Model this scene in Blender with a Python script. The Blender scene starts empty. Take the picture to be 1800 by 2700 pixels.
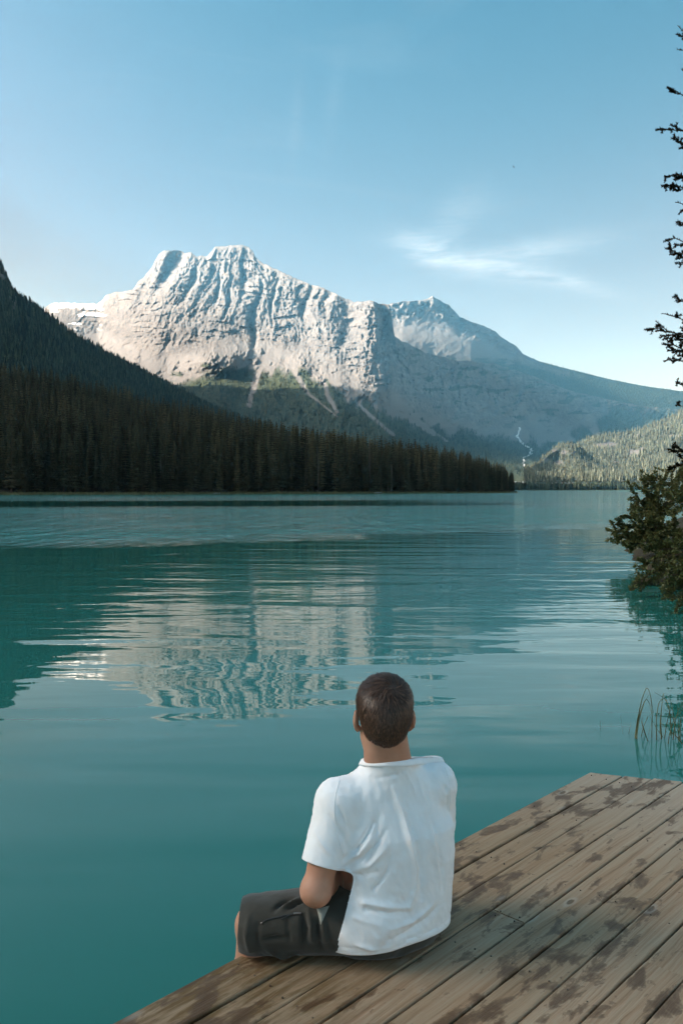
import bpy, bmesh, math, random
import numpy as np
from mathutils import Vector, Matrix
from mathutils.bvhtree import BVHTree

random.seed(7)
np.random.seed(7)
SC = bpy.context.scene
COL = SC.collection

# ------------------------------------------------------------------ camera
F = 2175.0                      # focal length in source pixels (1800 x 2700)
CAM = np.array([0.0, 0.0, 1.95])
PITCH = math.atan(60.0 / F)     # horizon at row 1290
cam_d = bpy.data.cameras.new('camera')
cam_d.sensor_fit = 'VERTICAL'
cam_d.sensor_height = 36.0
cam_d.lens = 36.0 * F / 2700.0
cam_d.clip_start = 0.05
cam_d.clip_end = 60000.0
cam = bpy.data.objects.new('camera', cam_d)
cam.location = CAM
cam.rotation_euler = (math.pi / 2 - PITCH, 0, 0)
COL.objects.link(cam)
SC.camera = cam

# ------------------------------------------------------------------ light
SUN_AZ = math.radians(-91.0)   # measured from +Y (view direction), negative = left
SUN_EL = math.radians(26.0)
SUN = np.array([math.sin(SUN_AZ) * math.cos(SUN_EL), math.cos(SUN_AZ) * math.cos(SUN_EL), math.sin(SUN_EL)])
world = bpy.data.worlds.new('World')
SC.world = world
world.use_nodes = True
wn, wl = world.node_tree.nodes, world.node_tree.links
wn.clear()


def wnode(t, **kw):
    n = wn.new(t)
    for k, v in kw.items():
        setattr(n, k, v)
    return n


def wmath(op, a, b=None, clamp=False):
    n = wn.new('ShaderNodeMath')
    n.operation = op
    n.use_clamp = clamp
    for i, v in enumerate((a, b)):
        if v is None:
            continue
        if isinstance(v, (int, float)):
            n.inputs[i].default_value = v
        else:
            wl.new(v, n.inputs[i])
    return n.outputs[0]


sky = wnode('ShaderNodeTexSky')
sky.sky_type = 'NISHITA'
sky.sun_disc = False
sky.sun_elevation = SUN_EL
sky.sun_rotation = SUN_AZ
sky.altitude = 1300
sky.air_density = 1.3
sky.dust_density = 3.2
sky.ozone_density = 2.0
# the photograph's cyan rendering of the sky: one gain and gamma per channel over the whole sky
csep = wnode('ShaderNodeSeparateColor')
wl.new(sky.outputs[0], csep.inputs[0])
ccom = wnode('ShaderNodeCombineColor')
fill_glow = wmath('POWER', wmath('MULTIPLY', csep.outputs[1], 0.162), 5.5)      # extra brightness added round the hidden sun to fill the shade
fill_glow = wmath('MINIMUM', wmath('MULTIPLY', fill_glow, 1.1), 14.0)
for ch, (gain, gam, top) in enumerate(((38.0, 4.0, 0.19), (0.46, 1.36, 0.75), (0.245, 0.92, 3.0))):
    v = wmath('MULTIPLY', csep.outputs[ch], 0.162)
    v = wmath('MULTIPLY', wmath('POWER', v, gam), gain)
    v = wmath('DIVIDE', v, wmath('ADD', wmath('MULTIPLY', v, 1 / top), 1.0))   # film-like shoulder
    v = wmath('ADD', v, wmath('MULTIPLY', fill_glow, (1.0, 0.95, 0.91)[ch]))
    wl.new(wmath('MULTIPLY', v, 1 / 0.162), ccom.inputs[ch])
# thin cirrus: wisps laid out by direction in the sky (azimuth and elevation in degrees)
geo = wnode('ShaderNodeTexCoord')
sep = wnode('ShaderNodeSeparateXYZ')
wl.new(geo.outputs['Generated'], sep.inputs[0])
az = wmath('MULTIPLY', wmath('ARCTAN2', sep.outputs[0], sep.outputs[1]), 57.2958)
el = wmath('MULTIPLY', wmath('ARCSINE', sep.outputs[2]), 57.2958)
comb = wnode('ShaderNodeCombineXYZ')
wl.new(az, comb.inputs[0])
wl.new(el, comb.inputs[1])


def wnoise(scale, detail, rot=0.0, sx=1.0, sy=1.0, dist=0.0):
    m = wnode('ShaderNodeMapping')
    m.inputs['Rotation'].default_value = (0, 0, rot)
    m.inputs['Scale'].default_value = (sx, sy, 1)
    wl.new(comb.outputs[0], m.inputs[0])
    n = wnode('ShaderNodeTexNoise')
    n.inputs['Scale'].default_value = scale
    n.inputs['Detail'].default_value = detail
    n.inputs['Roughness'].default_value = 0.62
    n.inputs['Distortion'].default_value = dist
    wl.new(m.outputs[0], n.inputs['Vector'])
    return n.outputs[0]


def wblob(a0, e0, ra, re, rot=0.0):
    """soft ellipse in the sky round (a0, e0)"""
    c, s = math.cos(rot), math.sin(rot)
    da, de = wmath('SUBTRACT', az, a0), wmath('SUBTRACT', el, e0)
    u = wmath('ADD', wmath('MULTIPLY', da, c / ra), wmath('MULTIPLY', de, s / ra))
    v = wmath('ADD', wmath('MULTIPLY', da, -s / re), wmath('MULTIPLY', de, c / re))
    d = wmath('ADD', wmath('MULTIPLY', u, u), wmath('MULTIPLY', v, v))
    return wmath('EXPONENT', wmath('MULTIPLY', d, -1.0))


wisp = wnoise(0.55, 6, 0.28, 0.35, 1.5, 0.9)
wisp = wmath('MULTIPLY', wmath('SUBTRACT', wisp, 0.28), 2.3, True)
fine = wnoise(1.5, 7, 0.30, 0.25, 1.6, 1.2)
fine = wmath('MULTIPLY', wmath('SUBTRACT', fine, 0.38), 3.0, True)
blobs = wmath('MULTIPLY', wblob(9.6, 14.9, 4.8, 0.85, -0.22), 1.0)
blobs = wmath('ADD', blobs, wmath('MULTIPLY', wblob(5.6, 16.0, 2.0, 0.8, -0.45), 0.8))
blobs = wmath('ADD', blobs, wmath('MULTIPLY', wblob(7.6, 17.6, 2.4, 1.2, 0.8), 0.4))
blobs = wmath('ADD', blobs, wmath('MULTIPLY', wblob(13.5, 15.7, 4.2, 0.75, 0.10), 0.6))
blobs = wmath('ADD', blobs, wmath('MULTIPLY', wblob(15.6, 13.4, 2.6, 0.45, -0.3), 0.6))
blobs = wmath('ADD', blobs, wmath('MULTIPLY', wblob(-3.1, 23.8, 0.4, 2.4, -0.10), 0.16))
blobs = wmath('ADD', blobs, wmath('MULTIPLY', wblob(-0.6, 24.6, 0.5, 2.8, -0.16), 0.11))
cl = wmath('MULTIPLY', blobs, wmath('ADD', wmath('MULTIPLY', wisp, 0.55), wmath('MULTIPLY', fine, 0.5)))
veil = wnoise(0.10, 6, 1.1, 0.4, 1.6, 1.0)
veil = wmath('MULTIPLY', wmath('SUBTRACT', veil, 0.56), 1.5, True)
cl = wmath('ADD', cl, wmath('MULTIPLY', veil, 0.30), True)
cl = wmath('MULTIPLY', cl, 0.44)
cmix = wnode('ShaderNodeMix', data_type='RGBA')
wl.new(cl, cmix.inputs[0])
wl.new(ccom.outputs[0], cmix.inputs[6])
cmix.inputs[7].default_value = (3.4, 3.6, 3.7, 1)
bg = wnode('ShaderNodeBackground')
bg.inputs[1].default_value = 0.0614
wl.new(cmix.outputs[2], bg.inputs[0])
wout = wnode('ShaderNodeOutputWorld')
wl.new(bg.outputs[0], wout.inputs[0])

sun_d = bpy.data.lights.new('sun', 'SUN')
sun_d.energy = 2.4
sun_d.angle = math.radians(0.53)
sun_d.color = (1.0, 0.965, 0.92)
sun = bpy.data.objects.new('sun', sun_d)
sun.rotation_euler = Vector(SUN).to_track_quat('Z', 'Y').to_euler()
COL.objects.link(sun)

vs = SC.view_settings
vs.view_transform = 'Standard'
vs.look = 'None'
vs.exposure = 2.72
vs.gamma = 1.0
vs.use_curve_mapping = False
SC.render.engine = 'CYCLES'
SC.cycles.use_denoising = True
SC.cycles.denoiser = 'OPENIMAGEDENOISE'
SC.cycles.denoising_prefilter = 'ACCURATE'
SC.cycles.use_light_tree = False
SC.cycles.use_adaptive_sampling = False
world.cycles.sampling_method = 'MANUAL'
world.cycles.sample_map_resolution = 512
SC.cycles.max_bounces = 5
SC.cycles.volume_bounces = 0
SC.cycles.transparent_max_bounces = 6
SC.cycles.sample_clamp_indirect = 4.0
SC.cycles.caustics_reflective = False
SC.cycles.caustics_refractive = False


# ------------------------------------------------------------------ helpers
def unproj(px, py, depth):
    """world points seen at source pixel (px, py) at distance depth along +Y"""
    px, py, depth = np.broadcast_arrays(np.asarray(px, float), np.asarray(py, float), np.asarray(depth, float))
    a, b = (px - 900.0) / F, (1350.0 - py) / F
    cp, sp = math.cos(PITCH), math.sin(PITCH)
    t = depth / (b * sp + cp)
    return np.stack([a * t, depth, CAM[2] + t * (b * cp - sp)], -1)


def on_plane(px, py, z):
    a, b = (px - 900.0) / F, (1350.0 - py) / F
    cp, sp = math.cos(PITCH), math.sin(PITCH)
    t = (z - CAM[2]) / (b * cp - sp)
    return np.array([a * t, t * (b * sp + cp), z])


def tag(o, label=None, cat=None, group=None, kind=None):
    if label:
        o['label'] = label
    if cat:
        o['category'] = cat
    if group:
        o['group'] = group
    if kind:
        o['kind'] = kind
    return o


def empty(name, loc=(0, 0, 0), rz=0.0):
    o = bpy.data.objects.new(name, None)
    o.empty_display_size = 0.1
    o.location = loc
    o.rotation_euler = (0, 0, rz)
    COL.objects.link(o)
    return o


def link(name, me, mat=None, parent=None, smooth=False):
    o = bpy.data.objects.new(name, me)
    COL.objects.link(o)
    if mat is not None and not me.materials:
        me.materials.append(mat)
    if parent is not None:
        o.parent = parent
    if smooth:
        me.polygons.foreach_set('use_smooth', np.ones(len(me.polygons), bool))
    return o


def mesh_np(name, verts, faces):
    """fast mesh from arrays; faces (n,3) or (n,4)"""
    verts = np.asarray(verts, np.float32)
    faces = np.asarray(faces, np.int32)
    me = bpy.data.meshes.new(name)
    n, k = faces.shape
    me.vertices.add(len(verts))
    me.vertices.foreach_set('co', verts.ravel())
    me.loops.add(n * k)
    me.loops.foreach_set('vertex_index', faces.ravel())
    me.polygons.add(n)
    me.polygons.foreach_set('loop_start', np.arange(0, n * k, k, dtype=np.int32))
    me.update(calc_edges=True)
    return me


def add_attr(me, name, vals):
    a = me.attributes.new(name, 'FLOAT', 'POINT')
    a.data.foreach_set('value', np.asarray(vals, np.float32).ravel())


def grid_faces(nr, nc):
    i = np.arange(nr - 1)[:, None] * nc + np.arange(nc - 1)[None, :]
    return np.stack([i, i + 1, i + nc + 1, i + nc], -1).reshape(-1, 4)


_rng = np.random.RandomState(3)
_P = np.concatenate([_rng.permutation(512)] * 2)
_G = _rng.normal(size=(512, 3))
_G /= np.linalg.norm(_G, axis=1)[:, None]


def perlin(x, y, z=0.0):
    x, y, z = np.broadcast_arrays(np.asarray(x, float), np.asarray(y, float), np.asarray(z, float))
    xi, yi, zi = np.floor(x).astype(int), np.floor(y).astype(int), np.floor(z).astype(int)
    xf, yf, zf = x - xi, y - yi, z - zi
    u, v, w = (t * t * t * (t * (t * 6 - 15) + 10) for t in (xf, yf, zf))
    out = 0
    for dx in (0, 1):
        for dy in (0, 1):
            for dz in (0, 1):
                h = _P[(_P[(_P[(xi + dx) & 511] + yi + dy) & 511] + zi + dz) & 511]
                g = _G[h]
                d = g[..., 0] * (xf - dx) + g[..., 1] * (yf - dy) + g[..., 2] * (zf - dz)
                out = out + d * (u if dx else 1 - u) * (v if dy else 1 - v) * (w if dz else 1 - w)
    return out * 1.5


def fbm(x, y, z=0.0, o=4, g=0.5):
    s, a, f = 0, 1.0, 1.0
    for i in range(o):
        s = s + a * perlin(x * f, y * f, z * f + 7.3 * i)
        a *= g
        f *= 2.03
    return s


def ridged(x, y, z=0.0, o=3, g=0.5):
    s, a, f = 0, 1.0, 1.0
    for i in range(o):
        s = s + a * (1 - 2 * np.abs(perlin(x * f, y * f, z * f + 5.1 * i)))
        a *= g
        f *= 2.07
    return s


def sstep(a, b, x):
    t = np.clip((x - a) / (b - a), 0, 1)
    return t * t * (3 - 2 * t)


# material helpers
class Mat:
    def __init__(s, name):
        s.m = bpy.data.materials.new(name)
        s.m.use_nodes = True
        s.t = s.m.node_tree
        s.n, s.l = s.t.nodes, s.t.links
        s.b = s.n['Principled BSDF']
        s.o = s.n['Material Output']

    def node(s, t, **kw):
        n = s.n.new(t)
        for k, v in kw.items():
            setattr(n, k, v)
        return n

    def put(s, sock, v):
        if hasattr(v, 'is_output') or isinstance(v, bpy.types.NodeSocket):
            s.l.new(v, sock)
        elif isinstance(v, (tuple, list)) and sock.type == 'RGBA' and len(v) == 3:
            sock.default_value = (*v, 1)
        else:
            sock.default_value = v

    def math(s, op, a, b=None, clamp=False):
        n = s.n.new('ShaderNodeMath')
        n.operation = op
        n.use_clamp = clamp
        s.put(n.inputs[0], a)
        if b is not None:
            s.put(n.inputs[1], b)
        return n.outputs[0]

    def mix(s, f, a, b, blend='MIX'):
        n = s.node('ShaderNodeMix', data_type='RGBA', blend_type=blend)
        s.put(n.inputs[0], f)
        s.put(n.inputs[6], a)
        s.put(n.inputs[7], b)
        return n.outputs[2]

    def ramp(s, f, stops):
        n = s.node('ShaderNodeValToRGB')
        s.put(n.inputs[0], f)
        e = n.color_ramp.elements
        while len(e) < len(stops):
            e.new(0.5)
        for q, (p, c) in zip(e, stops):
            q.position = p
            q.color = (*c, 1) if len(c) == 3 else c
        return n.outputs[0]

    def coord(s, kind='Object', scale=(1, 1, 1), rot=(0, 0, 0), loc=(0, 0, 0), vec=None):
        m = s.node('ShaderNodeMapping')
        m.inputs['Scale'].default_value = scale
        m.inputs['Rotation'].default_value = rot
        m.inputs['Location'].default_value = loc
        if vec is None:
            if kind == 'Position':
                vec = s.node('ShaderNodeNewGeometry').outputs['Position']
            else:
                vec = s.node('ShaderNodeTexCoord').outputs[kind]
        s.l.new(vec, m.inputs[0])
        return m.outputs[0]

    def noise(s, vec, scale, detail=4, rough=0.55, dist=0.0):
        n = s.node('ShaderNodeTexNoise')
        s.l.new(vec, n.inputs['Vector'])
        n.inputs['Scale'].default_value = scale
        n.inputs['Detail'].default_value = detail
        n.inputs['Roughness'].default_value = rough
        n.inputs['Distortion'].default_value = dist
        return n.outputs[0]

    def attr(s, name):
        return s.node('ShaderNodeAttribute', attribute_name=name).outputs['Fac']

    def bump(s, h, strength=1.0, dist=1.0, normal=None):
        n = s.node('ShaderNodeBump')
        s.put(n.inputs['Height'], h)
        s.put(n.inputs['Strength'], strength)
        n.inputs['Distance'].default_value = dist
        if normal is not None:
            s.l.new(normal, n.inputs['Normal'])
        s.l.new(n.outputs[0], s.b.inputs['Normal'])
        return n.outputs[0]

    def set(s, color=None, rough=None, spec=None, **kw):
        if color is not None:
            s.put(s.b.inputs['Base Color'], color)
        if rough is not None:
            s.put(s.b.inputs['Roughness'], rough)
        if spec is not None:
            s.put(s.b.inputs['Specular IOR Level'], spec)
        for k, v in kw.items():
            s.put(s.b.inputs[k], v)
        return s
# ================================================================== terrain
def interp_sections(secs, px, rows):
    """secs: {px: [(py, depth), ...]} -> py, depth arrays (rows, len(px)), smooth across px"""
    xs = sorted(secs)
    t = np.linspace(0, 1, rows)
    P, D = [], []
    for x in xs:
        a = np.array(secs[x], float)
        L = (a[:, 0] - a[0, 0]) / (a[-1, 0] - a[0, 0])
        P.append(np.interp(t, L, a[:, 0]))
        D.append(np.interp(t, L, a[:, 1]))
    P, D = np.array(P), np.array(D)
    k = np.clip(np.searchsorted(xs, px) - 1, 0, len(xs) - 2)
    xa = np.array(xs, float)
    f = np.clip((px - xa[k]) / (xa[k + 1] - xa[k]), 0, 1)
    f = 0.5 * f + 0.5 * f * f * (3 - 2 * f)
    py = P[k] * (1 - f)[:, None] + P[k + 1] * f[:, None]
    dp = D[k] * (1 - f)[:, None] + D[k + 1] * f[:, None]
    return py.T, dp.T


def smooth_rows(a, n):
    for _ in range(n):
        b = a.copy()
        b[1:-1] = (a[:-2] + 2 * a[1:-1] + a[2:]) / 4
        a = b
    return a


def back_rows(V, drop, away, n=5):
    """close the far side of a ridge: rows that fall away behind it"""
    out = []
    for i in range(n, 0, -1):
        q = i / n
        b = V[0].copy()
        s = 1 + away * q / b[:, 1]
        b[:, 0] *= s
        b[:, 1] *= s
        b[:, 2] = b[:, 2] * (1 - drop * q)
        out.append(b)
    return np.concatenate([np.array(out), V], 0)


def ground_bvh(V, Fc):
    return BVHTree.FromPolygons([tuple(v) for v in V.reshape(-1, 3)], [tuple(f) for f in Fc])


def blocks(x, y, seed, k=42.0):
    """cellular noise: every irregular cell has its own level, with steep joints between the cells"""
    ix, iy = np.floor(x).astype(int), np.floor(y).astype(int)
    num, den = 0, 0
    for dx in (-1, 0, 1):
        for dy in (-1, 0, 1):
            cx, cy = ix + dx, iy + dy
            h = _P[(_P[(cx + seed) & 511] + cy) & 511]
            jx, jy = (h * 0.618034) % 1.0, (h * 0.754877 + 0.31) % 1.0
            lev = ((h * 0.569840) % 1.0) * 2 - 1
            w = np.exp(-k * np.sqrt((cx + jx - x) ** 2 + (cy + jy - y) ** 2))
            num, den = num + w * lev, den + w
    return num / den


# --- rock material -------------------------------------------------
def rock_material(name):
    m = Mat(name)
    pos = m.coord('Position', (1, 1, 1))
    big = m.noise(pos, 0.004, 4, 0.6)
    st = m.coord('Position', (1.0, 1.0, 0.25))
    streak = m.noise(st, 0.03, 6, 0.65)
    lay = m.noise(m.coord('Position', (0.25, 0.25, 2.2), (0.18, 0.12, 0)), 0.018, 4, 0.6)
    fine = m.noise(pos, 0.12, 5, 0.7)
    c = m.ramp(streak, [(0.30, (0.066, 0.063, 0.060)), (0.47, (0.135, 0.129, 0.121)), (0.56, (0.162, 0.155, 0.144)), (0.72, (0.205, 0.197, 0.184))])
    c = m.mix(m.math('MULTIPLY', m.ramp(lay, [(0.45, (0, 0, 0)), (0.54, (1, 1, 1))]), 0.6), c, (0.098, 0.096, 0.094))
    c = m.mix(m.math('MULTIPLY', m.ramp(big, [(0.4, (0, 0, 0)), (0.65, (1, 1, 1))]), 0.35), c, (0.198, 0.186, 0.172))
    crack = m.noise(m.coord('Position', (1.0, 1.0, 0.55), (0.1, 0.25, 0)), 0.085, 5, 0.75)
    c = m.mix(m.ramp(crack, [(0.40, (0.85, 0.85, 0.85)), (0.50, (0, 0, 0))]), c, (0.062, 0.061, 0.060))
    scree = m.attr('scree')
    sc_c = m.ramp(fine, [(0.3, (0.140, 0.137, 0.132)), (0.7, (0.182, 0.178, 0.171))])
    c = m.mix(scree, c, sc_c)
    fo = m.attr('forest')
    fn = m.noise(m.coord('Position', (1, 1, 0.4)), 0.10, 5, 0.7)
    f_c = m.ramp(fn, [(0.35, (0.022, 0.034, 0.020)), (0.65, (0.060, 0.078, 0.042))])
    c = m.mix(fo, c, f_c)
    c = m.mix(m.attr('snow'), c, (0.86, 0.88, 0.90))
    m.set(c, 0.92, 0.2)
    h = m.math('ADD', m.math('MULTIPLY', streak, 1.0), m.math('MULTIPLY', fine, 0.35))
    notsmooth = m.math('SUBTRACT', 1.0, m.math('MULTIPLY', m.math('MAXIMUM', scree, m.attr('snow')), 0.75))
    m.bump(h, m.math('MULTIPLY', notsmooth, 0.5), 16.0)
    return m.m


ROCK = rock_material('limestone')
ALLFOREST = []    # (points, scale) of distant trees: gathered here, built further down


def terrain(name, V, forest, scree, snow, label=None):
    nr, nc = V.shape[:2]
    me = mesh_np(name, V.reshape(-1, 3), grid_faces(nr, nc)[:, ::-1])
    add_attr(me, 'forest', forest)
    add_attr(me, 'scree', scree)
    add_attr(me, 'snow', snow)
    o = link(name, me, ROCK, smooth=name not in ('mountain',))      # broken rock: crisp facets
    tag(o, label, kind='structure')
    return o


def scatter(V, dens, n, smin, smax, seed):
    """n random points on grid V (rows, cols, 3) weighted by area * dens"""
    r = np.random.RandomState(seed)
    A, B, Cc = V[:-1, :-1], V[:-1, 1:], V[1:, :-1]
    ar = np.linalg.norm(np.cross(B - A, Cc - A), axis=-1)
    w = (ar * dens[:-1, :-1]).ravel()
    w /= w.sum()
    k = r.choice(len(w), n, p=w)
    u, v = r.rand(n, 1), r.rand(n, 1)
    a, b, c = A.reshape(-1, 3)[k], B.reshape(-1, 3)[k], Cc.reshape(-1, 3)[k]
    P = a + (b - a) * u + (c - a) * v
    s = smin + (smax - smin) * r.rand(n) ** 1.4
    return P, s


# --- main massif ---------------------------------------------------
SIL = np.array([(60, 860), (112, 818), (132, 801), (146, 797), (201, 800), (255, 801), (270, 792), (281, 778), (298, 771), (350, 764),
                (356, 758), (364, 744), (379, 732), (390, 718), (402, 703), (410, 686), (419, 669), (436, 660), (453, 662), (471, 659),
                (488, 669), (505, 664), (517, 678), (530, 672), (545, 675), (560, 660), (568, 650), (597, 648), (640, 645), (654, 652),
                (669, 663), (673, 678), (689, 692), (712, 703), (746, 718), (775, 732), (804, 744), (815, 750), (838, 753), (861, 764),
                (884, 772), (898, 784), (917, 789), (934, 797), (950, 795), (975, 792), (998, 800), (1024, 803), (1030, 822), (1034, 850),
                (1040, 886), (1060, 900), (1075, 905), (1120, 930), (1200, 950), (1300, 958), (1400, 990), (1500, 1030), (1600, 1052),
                (1700, 1072), (1850, 1085), (1950, 1090)], float)
SECS = {60: [(860, 5650), (880, 5400), (930, 4900), (1020, 4300), (1150, 3800), (1200, 3500)],
        130: [(801, 5600), (825, 5450), (850, 5250), (900, 4950), (1000, 4350), (1150, 3800), (1200, 3500)],
        260: [(797, 5300), (830, 5220), (880, 5080), (940, 4800), (1000, 4400), (1150, 3800), (1200, 3500)],
        356: [(758, 4960), (800, 4900), (860, 4760), (930, 4500), (1000, 4200), (1150, 3700), (1220, 3400)],
        440: [(660, 4760), (720, 4720), (800, 4610), (900, 4420), (985, 4180), (1060, 3900), (1220, 3400)],
        560: [(660, 4700), (740, 4640), (820, 4530), (900, 4360), (940, 4180), (1000, 4050), (1060, 3850), (1230, 3300)],
        640: [(645, 4640), (760, 4550), (870, 4430), (930, 4250), (1000, 4050), (1080, 3800), (1235, 3250)],
        780: [(735, 4470), (820, 4410), (900, 4320), (950, 4150), (1020, 3950), (1100, 3700), (1240, 3150)],
        898: [(784, 4260), (850, 4210), (900, 4130), (960, 4040), (1020, 3900), (1100, 3650), (1250, 3100)],
        985: [(796, 4080), (880, 4040), (920, 3960), (1000, 3890), (1060, 3820), (1120, 3600), (1255, 3050)],
        1028: [(815, 4070), (890, 4040), (930, 3990), (1000, 3920), (1065, 3860), (1125, 3600), (1260, 3000)],
        1060: [(900, 4150), (930, 4120), (1000, 4085), (1070, 4040), (1130, 3750), (1262, 3000)],
        1200: [(950, 4420), (1000, 4385), (1080, 4335), (1130, 4240), (1180, 3750), (1266, 2950)],
        1400: [(990, 4800), (1040, 4765), (1110, 4710), (1160, 4450), (1200, 3900), (1270, 2900)],
        1600: [(1052, 5150), (1080, 5110), (1120, 5040), (1150, 4650), (1200, 4000), (1272, 2900)],
        1950: [(1090, 5500), (1110, 5350), (1140, 4900), (1170, 4400), (1220, 3700), (1275, 2900)]}
pxs = np.arange(60, 1951, 1.9)
NR = 250
PY, DP = interp_sections(SECS, pxs, NR)
DP = smooth_rows(DP, 6)
DP = DP + np.interp(pxs, [60, 260, 356, 440, 640, 898, 1950], [250, 300, 300, 280, 150, 0, 0])[None]
DP = DP + np.interp(pxs, [1060, 1200, 1400, 1600, 1950], [0, 260, 560, 700, 700])[None] * np.linspace(1, 0, NR)[:, None] ** 0.6
top0 = PY[0].copy()
q = np.linspace(0, 1, NR)[:, None]
top = np.interp(pxs, SIL[:, 0], SIL[:, 1]) + 2.2 * fbm(pxs / 11, 0.3, 1.7, 4)
def drape(PY, top, sig, fade):
    """fit the rows under a ridge line; its small notches die out below the crest"""
    k = np.exp(-0.5 * (np.arange(-3 * sig, 3 * sig + 1) / sig) ** 2)
    ts = np.convolve(np.pad(top, 3 * sig, mode='edge'), k / k.sum(), 'valid')
    Y = ts[None] + (PY - PY[0][None]) / (PY[-1] - PY[0])[None] * (PY[-1] - ts)[None]
    return Y + (top - ts)[None] * np.exp(-(Y - ts[None]) / fade)


PY = drape(PY, top, 14, 38.0)
PX = np.broadcast_to(pxs[None], PY.shape)
# gullies: on the left of the face they slant down to the left, right of it they fall straight
slant = np.interp(pxs, [60, 300, 480, 640, 800, 950, 1950], [0.9, 0.85, 0.5, 0.12, 0.05, 0.0, -0.05])[None]
wx = 22 * fbm(PX / 120, PY / 130, 2.2, 3)
U = PX + slant * (PY - 800) + wx
cliff = sstep(0.0, 0.03, q) * 1.0
hi_end = np.interp(pxs, [60, 260, 420, 640, 800, 940, 1030, 1060, 1300, 1500, 1700, 1950], [840, 850, 930, 890, 905, 985, 1050, 1065, 1120, 1125, 1120, 1110])[None]
on_cliff = 1 - sstep(-35, 35, PY - hi_end)
vary = 0.75 + 0.6 * fbm(PX / 60, PY / 55, 12.0, 2)
gate = sstep(-0.35, 0.45, fbm(PX / 34, PY / 38, 22.0, 3))
crest = lambda n: 1 - 2 * np.abs(n) ** 0.75                       # knife-sharp crests
wy = 10 * fbm(PX / 60, PY / 60, 61.0, 3)
wj = 3.0 * fbm(PX / 14, PY / 14, 71.0, 2)
rib = vary * (0.42 * crest(perlin(U / 56, PY / 230, 0.5)) + 0.30 * gate * crest(perlin(U / 24, PY / 110, 3.1)))
rib = rib + 0.34 * blocks((U + wj) / 40, (PY + wy) / 85, 11) + 0.34 * blocks((U + wj) / 17, (PY + wy + wj) / 36, 47) + (0.16 + 0.16 * gate) * blocks((U - wj) / 8, (PY + wj) / 16, 83)
rib = rib + 0.20 * blocks(PX / 5, (PY + 0.2 * PX) / 8, 123) + 0.12 * fbm(PX / 5, PY / 6, 25.0, 2)
# bedding: the cliff steps out in uneven bands that dip gently to the left
bed = (PY + 0.16 * PX + 26 * fbm(PX / 110, PY / 80, 31.0, 3)) / np.interp(pxs, [60, 640, 1000, 1950], [17, 21, 24, 17])[None]
bedf = bed - np.floor(bed)
bedh = 0.45 + 0.55 * np.abs(np.sin(np.floor(bed) * 12.9898 + np.floor(PX / 90 + fbm(PX / 70, PY / 60, 41.0, 2)) * 3.7))
ledge = bedh * (bedf - 0.5) * 1.5 + 0.5 * fbm(PX / 60, (PY + 0.22 * PX) / 7.0, 8.0, 2)
amp = np.interp(pxs, [60, 300, 420, 640, 900, 1040, 1100, 1500, 1950], [16, 22, 30, 34, 33, 34, 34, 30, 14])[None]
DP2 = DP - cliff * on_cliff * (0.85 * amp * rib + 17 * ledge * sstep(-0.4, 0.3, fbm(PX / 70, PY / 50, 51.0, 2)))
DP2 = DP2 - cliff * (1 - on_cliff) * (5 * crest(perlin(U / 30, PY / 80, 2.0)) + 11 * gate * blocks((U + wj) / 20, (PY + wy) / 22, 57) + 7 * (0.3 + gate) * blocks((U + wj) / 10, PY / 12, 91) + 4 * gate * blocks(PX / 5, PY / 6, 19))
# deep clefts and shadowed walls seen in the face
for cx, cy, w, h, d in ((663, 845, 7, 75, 75), (565, 775, 6, 40, 55), (640, 735, 6, 45, 50), (720, 790, 6, 50, 45), (815, 800, 9, 55, 55), (868, 800, 10, 45, 40),
                        (455, 700, 22, 45, 95), (425, 760, 16, 40, 60), (505, 745, 8, 45, 50), (905, 850, 22, 55, 90), (1015, 845, 14, 45, 70), (600, 800, 6, 50, 40)):
    DP2 = DP2 + d * np.exp(-((U - (cx + np.interp(cx, pxs, slant[0]) * (cy - 800))) / w) ** 2 - ((PY - cy) / h) ** 2)
# two small buttresses of pale rock low on the face, and the prow
for cx, cy, w, h, d in ((560, 955, 60, 30, 150), (640, 935, 30, 18, 60), (980, 860, 30, 60, 70), (800, 960, 26, 40, 50)):
    DP2 = DP2 - d * np.exp(-((PX - cx) / w) ** 2 - ((PY - cy) / h) ** 2) * (1 + 0.35 * rib)
V = unproj(PX, PY, DP2)
# forest: lower slopes below a tree line, broken by scree fans and stream gullies
fl = np.interp(pxs, [60, 300, 440, 480, 560, 620, 700, 800, 870, 930, 1000, 1100, 1200, 1300, 1420, 1460, 1560, 1640, 1950],
               [1010, 1000, 1010, 1020, 985, 960, 968, 985, 1020, 1055, 1075, 1120, 1140, 1150, 1165, 1150, 1120, 1075, 1070])[None]
edge = 26 * fbm(U / 30, PY / 70, 4.4, 4)
FO = sstep(-10, 14, PY - fl + edge)


def streak(pts, w0, w1):
    p = np.array(pts, float)
    c = np.interp(PY, p[:, 1], p[:, 0])
    w = np.interp(PY, [p[0, 1], p[-1, 1]], [w0, w1])
    on = (PY > p[0, 1]) & (PY < p[-1, 1])
    return on * np.exp(-((PX - c) / w) ** 2)


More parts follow.
